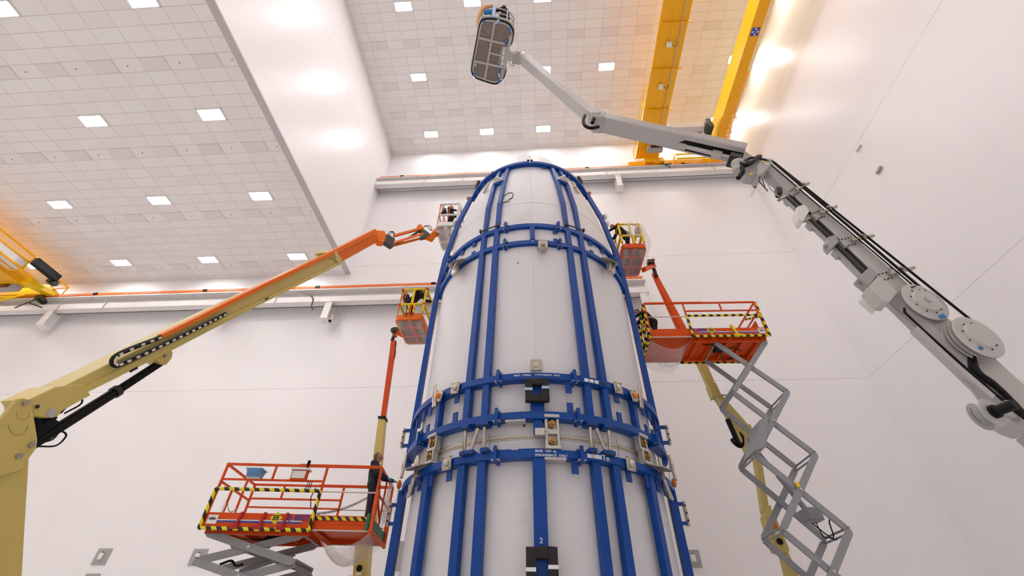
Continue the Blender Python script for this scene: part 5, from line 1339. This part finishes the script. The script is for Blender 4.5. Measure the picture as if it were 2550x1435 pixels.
    MB().ell(pz(1239, 54, z-.05), (.09, .05, .05), ax=(Vector((.7, -.7, 0)), Vector((.7, .7, 0)), UPV)).build('cloth_wrap', 'palebl', t)
    MB().ell(pz(1243, 188, z-.05), (.05, .09, .03)).build('cloth_wrap', 'palebl', t); MB().ell(pz(1184, 161, z-.05), (.04, .07, .03)).build('cloth_wrap', 'palebl', t)
    # basket walls and rails
    up = lambda h, k=0.0: [p.lerp(cen, k)+UPV*h for p in out]
    MB().path([p for p in up(.12)]+[up(.12)[0]], .05, n=6).build('kick_rim', 'boomgrey2', t)
    top = [up(h)[i] for h in (1.1,) for i in range(len(out))]
    b = MB().path(top+[top[0]], .025, n=8).path(up(.62)+[up(.62)[0]], .02, n=8)
    for i in (0, 2, 4, 8, 10, 12, 14, 16): b.tube(out[i]+UPV*.04, out[i]+UPV*1.1, .022, n=8)
    b.build('guard_rail', 'boomgrey2', t)
    MB().path([out[1]+UPV*.05, out[1]+UPV*.6+Vector((.0, -.03, 0)), out[1]+UPV*1.15], .06, n=8).build('padding', 'palebl', t)
    MB().path([out[0]+UPV*.62, out[1]+UPV*.62+Vector((-.05, -.02, 0))], .08, n=8).build('padding', 'bluetape', t)
    MB().path([out[16]+UPV*.1+Vector((-.05, .35, 0)), out[16]+UPV*.4+Vector((-.08, .1, 0)), out[0]+UPV*.7+Vector((-.08, -.02, 0)), out[0]+UPV*1.0+Vector((.02, -.04, 0)), out[1]+UPV*1.12+Vector((-.05, -.05, 0))], [.03, .07, .08, .08, .05], n=10).build('air_hose', 'paleorange', t, label='peach coloured plastic hose hung over the rail')
    MB().box(cen+UPV*.75+Vector((.35, -.2, 0)), (.3, .4, .3)).build('console', 'dark', t, bevel=.03)
    # carrier on the floor
    MB().box((7.8, 6.3, .75), (4.4, 2.0, .7)).build('chassis', 'boomgrey', t, bevel=.06)
    MB().tube((7.9, 6.25, 1.1), (7.9, 6.25, 1.6), .6, n=28).build('turntable', 'dark', t)
    bb = P_(2600, 1060, .2); MB().beam(bb, (7.9, 6.25, 1.5), .5, .6, side=Y2).build('riser', 'boomgrey', t, bevel=.04)
    for dx in (-1.6, 1.6):
        for dy in (-.9, .9): MB().lathe([(0, -.16), (.42, -.16), (.45, 0), (.42, .16), (0, .16)], (7.8+dx, 6.3+dy, .45), (0, 1, 0), n=28).build('wheel', 'black', t)
boomD()

# ================================================================ people
def capsule(b, p0, p1, r0, r1, n=12):
    p0, p1 = Vector(p0), Vector(p1); b.tube(p0, p1, r0, r1, n=n); b.ell(p0, (r0,)*3, n=n); b.ell(p1, (r1,)*3, n=n)
def remesh(o, vox, it=4, f=.6):
    m = o.modifiers.new('r', 'REMESH'); m.mode = 'VOXEL'; m.voxel_size = vox; m.use_smooth_shade = True
    s_ = o.modifiers.new('s', 'SMOOTH'); s_.factor = f; s_.iterations = it
    dg = bpy.context.evaluated_depsgraph_get(); me = bpy.data.meshes.new_from_object(o.evaluated_get(dg))
    o.modifiers.clear(); me.materials.clear(); me.materials.append(o.data.materials[0]); old = o.data; o.data = me; bpy.data.meshes.remove(old)
    for p in me.polygons: p.use_smooth = True
def person(loc, yaw, J, label, cloth='navy', face=(1, 0, 0), cap=None, boots='black', gloves=False, scale=1.0):
    """J: joints in metres, x forward, y to the person's left, z up"""
    c_, s_ = math.cos(yaw), math.sin(yaw); loc = Vector(loc)
    W = lambda p: loc+Vector((p[0]*c_-p[1]*s_, p[0]*s_+p[1]*c_, p[2]))*1.0*scale if True else None
    D = lambda p: Vector((p[0]*c_-p[1]*s_, p[0]*s_+p[1]*c_, p[2])).normalized()
    t = thing('person', tuple(loc), label, 'person')
    G = {k: W(v) for k, v in J.items()}
    k_ = scale
    fd = D(face); hl = D((0, 1, 0)); hl = (hl-fd*hl.dot(fd)).normalized(); hu = fd.cross(hl).normalized()
    if hu.z < 0: hu = -hu
    H = G['head']
    def trunk(b, e):
        e = e*1.6 if e > 0 else e
        capsule(b, G['pelvis']+hl*.08*k_, G['pelvis']-hl*.08*k_, (.125+e)*k_, (.125+e)*k_)
        capsule(b, G['pelvis'], G['chest'], (.13+e)*k_, (.14+e)*k_)
        capsule(b, G['shL'], G['shR'], (.075+e)*k_, (.075+e)*k_)
        capsule(b, G['chest']+(G['shL']-G['chest'])*.35, G['chest']+(G['shR']-G['chest'])*.35, (.12+e)*k_, (.12+e)*k_)
        for s in 'LR':
            capsule(b, G['sh'+s], G['el'+s], (.055+e)*k_, (.043+e)*k_); capsule(b, G['el'+s], G['wr'+s], (.043+e)*k_, (.03+e)*k_)
            capsule(b, G['hip'+s], G['kn'+s], (.088+e)*k_, (.06+e)*k_); capsule(b, G['kn'+s], G['an'+s], (.062+e)*k_, (.045+e)*k_)
    b = MB(); trunk(b, -.012)
    nk = (G['shL']+G['shR'])/2
    capsule(b, nk, H-hu*.05*k_-fd*.01, .058*k_, .055*k_)
    b.ell(H, (.095*k_, .078*k_, .115*k_), n=18, ax=(fd, hl, hu)); b.ell(H+fd*.035*k_-hu*.06*k_, (.062*k_, .055*k_, .055*k_), n=14, ax=(fd, hl, hu))
    b.prism([H+fd*.085*k_+hu*.015*k_-hl*.008, H+fd*.085*k_+hu*.015*k_+hl*.008, H+fd*.088*k_-hu*.03*k_+hl*.016, H+fd*.118*k_-hu*.026*k_, H+fd*.088*k_-hu*.03*k_-hl*.016], -fd*.03)
    for q in (-1, 1): b.ell(H+hl*.08*k_*q-fd*.005, (.02, .012, .032), n=10, ax=(fd, hl, hu))
    for s, sg in (('L', 1), ('R', -1)):
        wr = G['wr'+s]; d = (wr-G['el'+s]).normalized(); sd = (hl-d*hl.dot(d)).normalized(); nn = d.cross(sd)
        b.box(wr+d*.055, (.09, .078, .03), (d, sd, nn))
        for f_ in range(4):
            o_ = (f_-1.5)*.02; ln = (.07, .078, .072, .055)[f_]
            p0 = wr+d*.09+sd*o_; p1 = p0+d*ln*.6-nn*.012; p2 = p1+d*ln*.35-nn*.03
            capsule(b, p0, p1, .0095, .009, n=8); capsule(b, p1, p2, .009, .0078, n=8)
        p0 = wr+d*.03-sd*.035*sg; p1 = p0+d*.03-sd*.03*sg-nn*.01; capsule(b, p0, p1, .012, .011, n=8); capsule(b, p1, p1+d*.03-nn*.012, .011, .009, n=8)
    body = b.build('body', 'skin', t); remesh(body, .009, 3)
    b = MB(); trunk(b, .012)
    b.tube(nk-Vector((0, 0, .02)), nk.lerp(H, .35), .07*k_, .065*k_, n=14)
    cl = b.build('overalls', cloth, t); remesh(cl, .016, 4)
    for s in 'LR':
        a = G['an'+s]; fw = D((1, 0, 0)) if 'toe'+s not in G else (G['toe'+s]-a).normalized(); fw.z = 0; fw.normalize()
        b = MB(); capsule(b, a, a-UPV*.04, .055, .055); b.ell(a+fw*.07-UPV*.055, (.14, .052, .045), n=14, ax=(fw, UPV.cross(fw), UPV)); o = b.build('boot', boots, t); remesh(o, .012, 3)
    if cap:
        b = MB(); vs = []
        b.ell(H+hu*.028*k_-fd*.012, (.108*k_, .092*k_, .104*k_), n=20, ax=(fd, hl, hu))
        if cap != 'redplastic': b.add([H+fd*.07+hu*.05+hl*.07, H+fd*.07+hu*.05-hl*.07, H+fd*.155+hu*.045-hl*.045, H+fd*.155+hu*.045+hl*.045, H+fd*.07+hu*.065+hl*.07, H+fd*.07+hu*.065-hl*.07, H+fd*.155+hu*.055-hl*.045, H+fd*.155+hu*.055+hl*.045], [(0, 1, 2, 3), (4, 5, 6, 7), (0, 1, 5, 4), (1, 2, 6, 5), (2, 3, 7, 6), (3, 0, 4, 7)])
        # cut away the face side
        keep = [i for i, v in enumerate(b.v)]
        o = b.build('cap' if cap != 'redplastic' else 'helmet', cap, t)
        bm = bmesh.new(); bm.from_mesh(o.data); base = o.matrix_basis.translation+t.location
        pl = (H+hu*.012*k_-base)+base-Vector(t.location)
        g_ = bm.verts[:]+bm.edges[:]+bm.faces[:]
        bmesh.ops.bisect_plane(bm, geom=g_, plane_co=H+hu*.02*k_-t.location-fd*.03, plane_no=(hu*.75-fd*.66).normalized(), clear_inner=True)
        bm.to_mesh(o.data); bm.free()
        m = o.modifiers.new('solidify', 'SOLIDIFY'); m.thickness = .006
    e = MB()
    for q in (-1, 1): e.ell(H+fd*.086*k_+hl*.03*k_*q+hu*.008*k_, (.008, .014, .008), n=8, ax=(fd, hl, hu))
    e.build('eye', 'dark', t)
    if gloves:
        for s in 'LR':
            wr = G['wr'+s]; d = (wr-G['el'+s]).normalized(); b = MB(); sd = (hl-d*hl.dot(d)).normalized(); nn = d.cross(sd)
            b.box(wr+d*.05, (.1, .088, .042), (d, sd, nn)); capsule(b, wr-d*.04, wr, .04, .038)
            for f_ in range(4): p0 = wr+d*.09+sd*((f_-1.5)*.021); capsule(b, p0, p0+d*.045-nn*.012, .0125, .0115, n=8); capsule(b, p0+d*.045-nn*.012, p0+d*.065-nn*.04, .0115, .01, n=8)
            sg = 1 if s == 'L' else -1; p0 = wr+d*.03-sd*.035*sg; capsule(b, p0, p0+d*.055-sd*.03*sg, .015, .012, n=8)
            o = b.build('glove', gloves, t); remesh(o, .008, 2)
    return t, G, hl, fd, hu
def strap(t, pts, w_=.02): MB().path(pts, w_, n=6).build('harness_strap', 'dark', t)

# man on the left lift, leaning back and looking up
dz = .2
pj = dict(pelvis=(-.04, 0, .95), chest=(-.08, 0, 1.28), shL=(-.10, .17, 1.44), shR=(-.10, -.17, 1.44), head=(-.07, 0, 1.66), elL=(.1, .26, 1.2), wrL=(.36, .22, 1.14),
          elR=(.04, -.27, 1.17), wrR=(.3, -.22, 1.08), hipL=(-.03, .1, .92), hipR=(-.03, -.1, .92), knL=(.07, .11, .5), knR=(.0, -.12, .49), anL=(-.12, .11, .1), anR=(.02, -.12, .1))
pL = gL(3.84, .6, .2)
person(pL, math.radians(5), pj, 'person in dark overalls and cap standing on the left scissor lift looking up', 'navy', face=(.8, -.05, .6), cap='greycloth', gloves='bluetape', scale=1.1)
# man bending over the rail of the yellow padded basket
pb = dict(pelvis=(-.14, 0, .97), chest=(.04, 0, 1.28), shL=(.16, .18, 1.44), shR=(.16, -.18, 1.44), head=(.38, 0, 1.53), elL=(.36, .26, 1.22), wrL=(.56, .2, 1.14),
          elR=(.32, -.26, 1.18), wrR=(.52, -.2, 1.08), hipL=(-.18, .1, .93), hipR=(-.18, -.1, .93), knL=(-.1, .1, .5), knR=(-.12, -.1, .5), anL=(-.18, .1, .1), anR=(-.2, -.1, .1))
person((-4.86, 13.3, 11.56), math.radians(-5), pb, 'person in black work clothes bending forward in the yellow padded basket', 'blackcloth', face=(.8, 0, -.45), cap='greycloth', scale=1.06)
# man in the white wrapped basket
person((-3.8, 12.95, 16.47), math.radians(-15), pj, 'person in dark clothes in the white wrapped basket at the upper left', 'blackcloth', face=(.95, 0, .1), cap='dark')
# red helmet
person((3.86, 13.0, 14.71), math.radians(175), pb | dict(head=(.34, 0, 1.6)), 'person with red helmet in the yellow railed basket right of the fairing', 'blackcloth', face=(.9, .1, -.3), cap='redplastic', scale=1.06)
# man on the right lift, crouched at the end rail
person(tuple(gR(3.78, .75, .2)), math.radians(178), pb, 'person in black bending at the striped end rail of the right scissor lift', 'blackcloth', face=(.9, .1, -.2), cap='dark')
# two in the top basket
person((-.85, 5.3, 17.95), math.radians(160), pj, 'person in dark clothes in the high grey basket above the fairing', 'blackcloth', face=(.95, 0, .1), cap='dark', scale=.98)
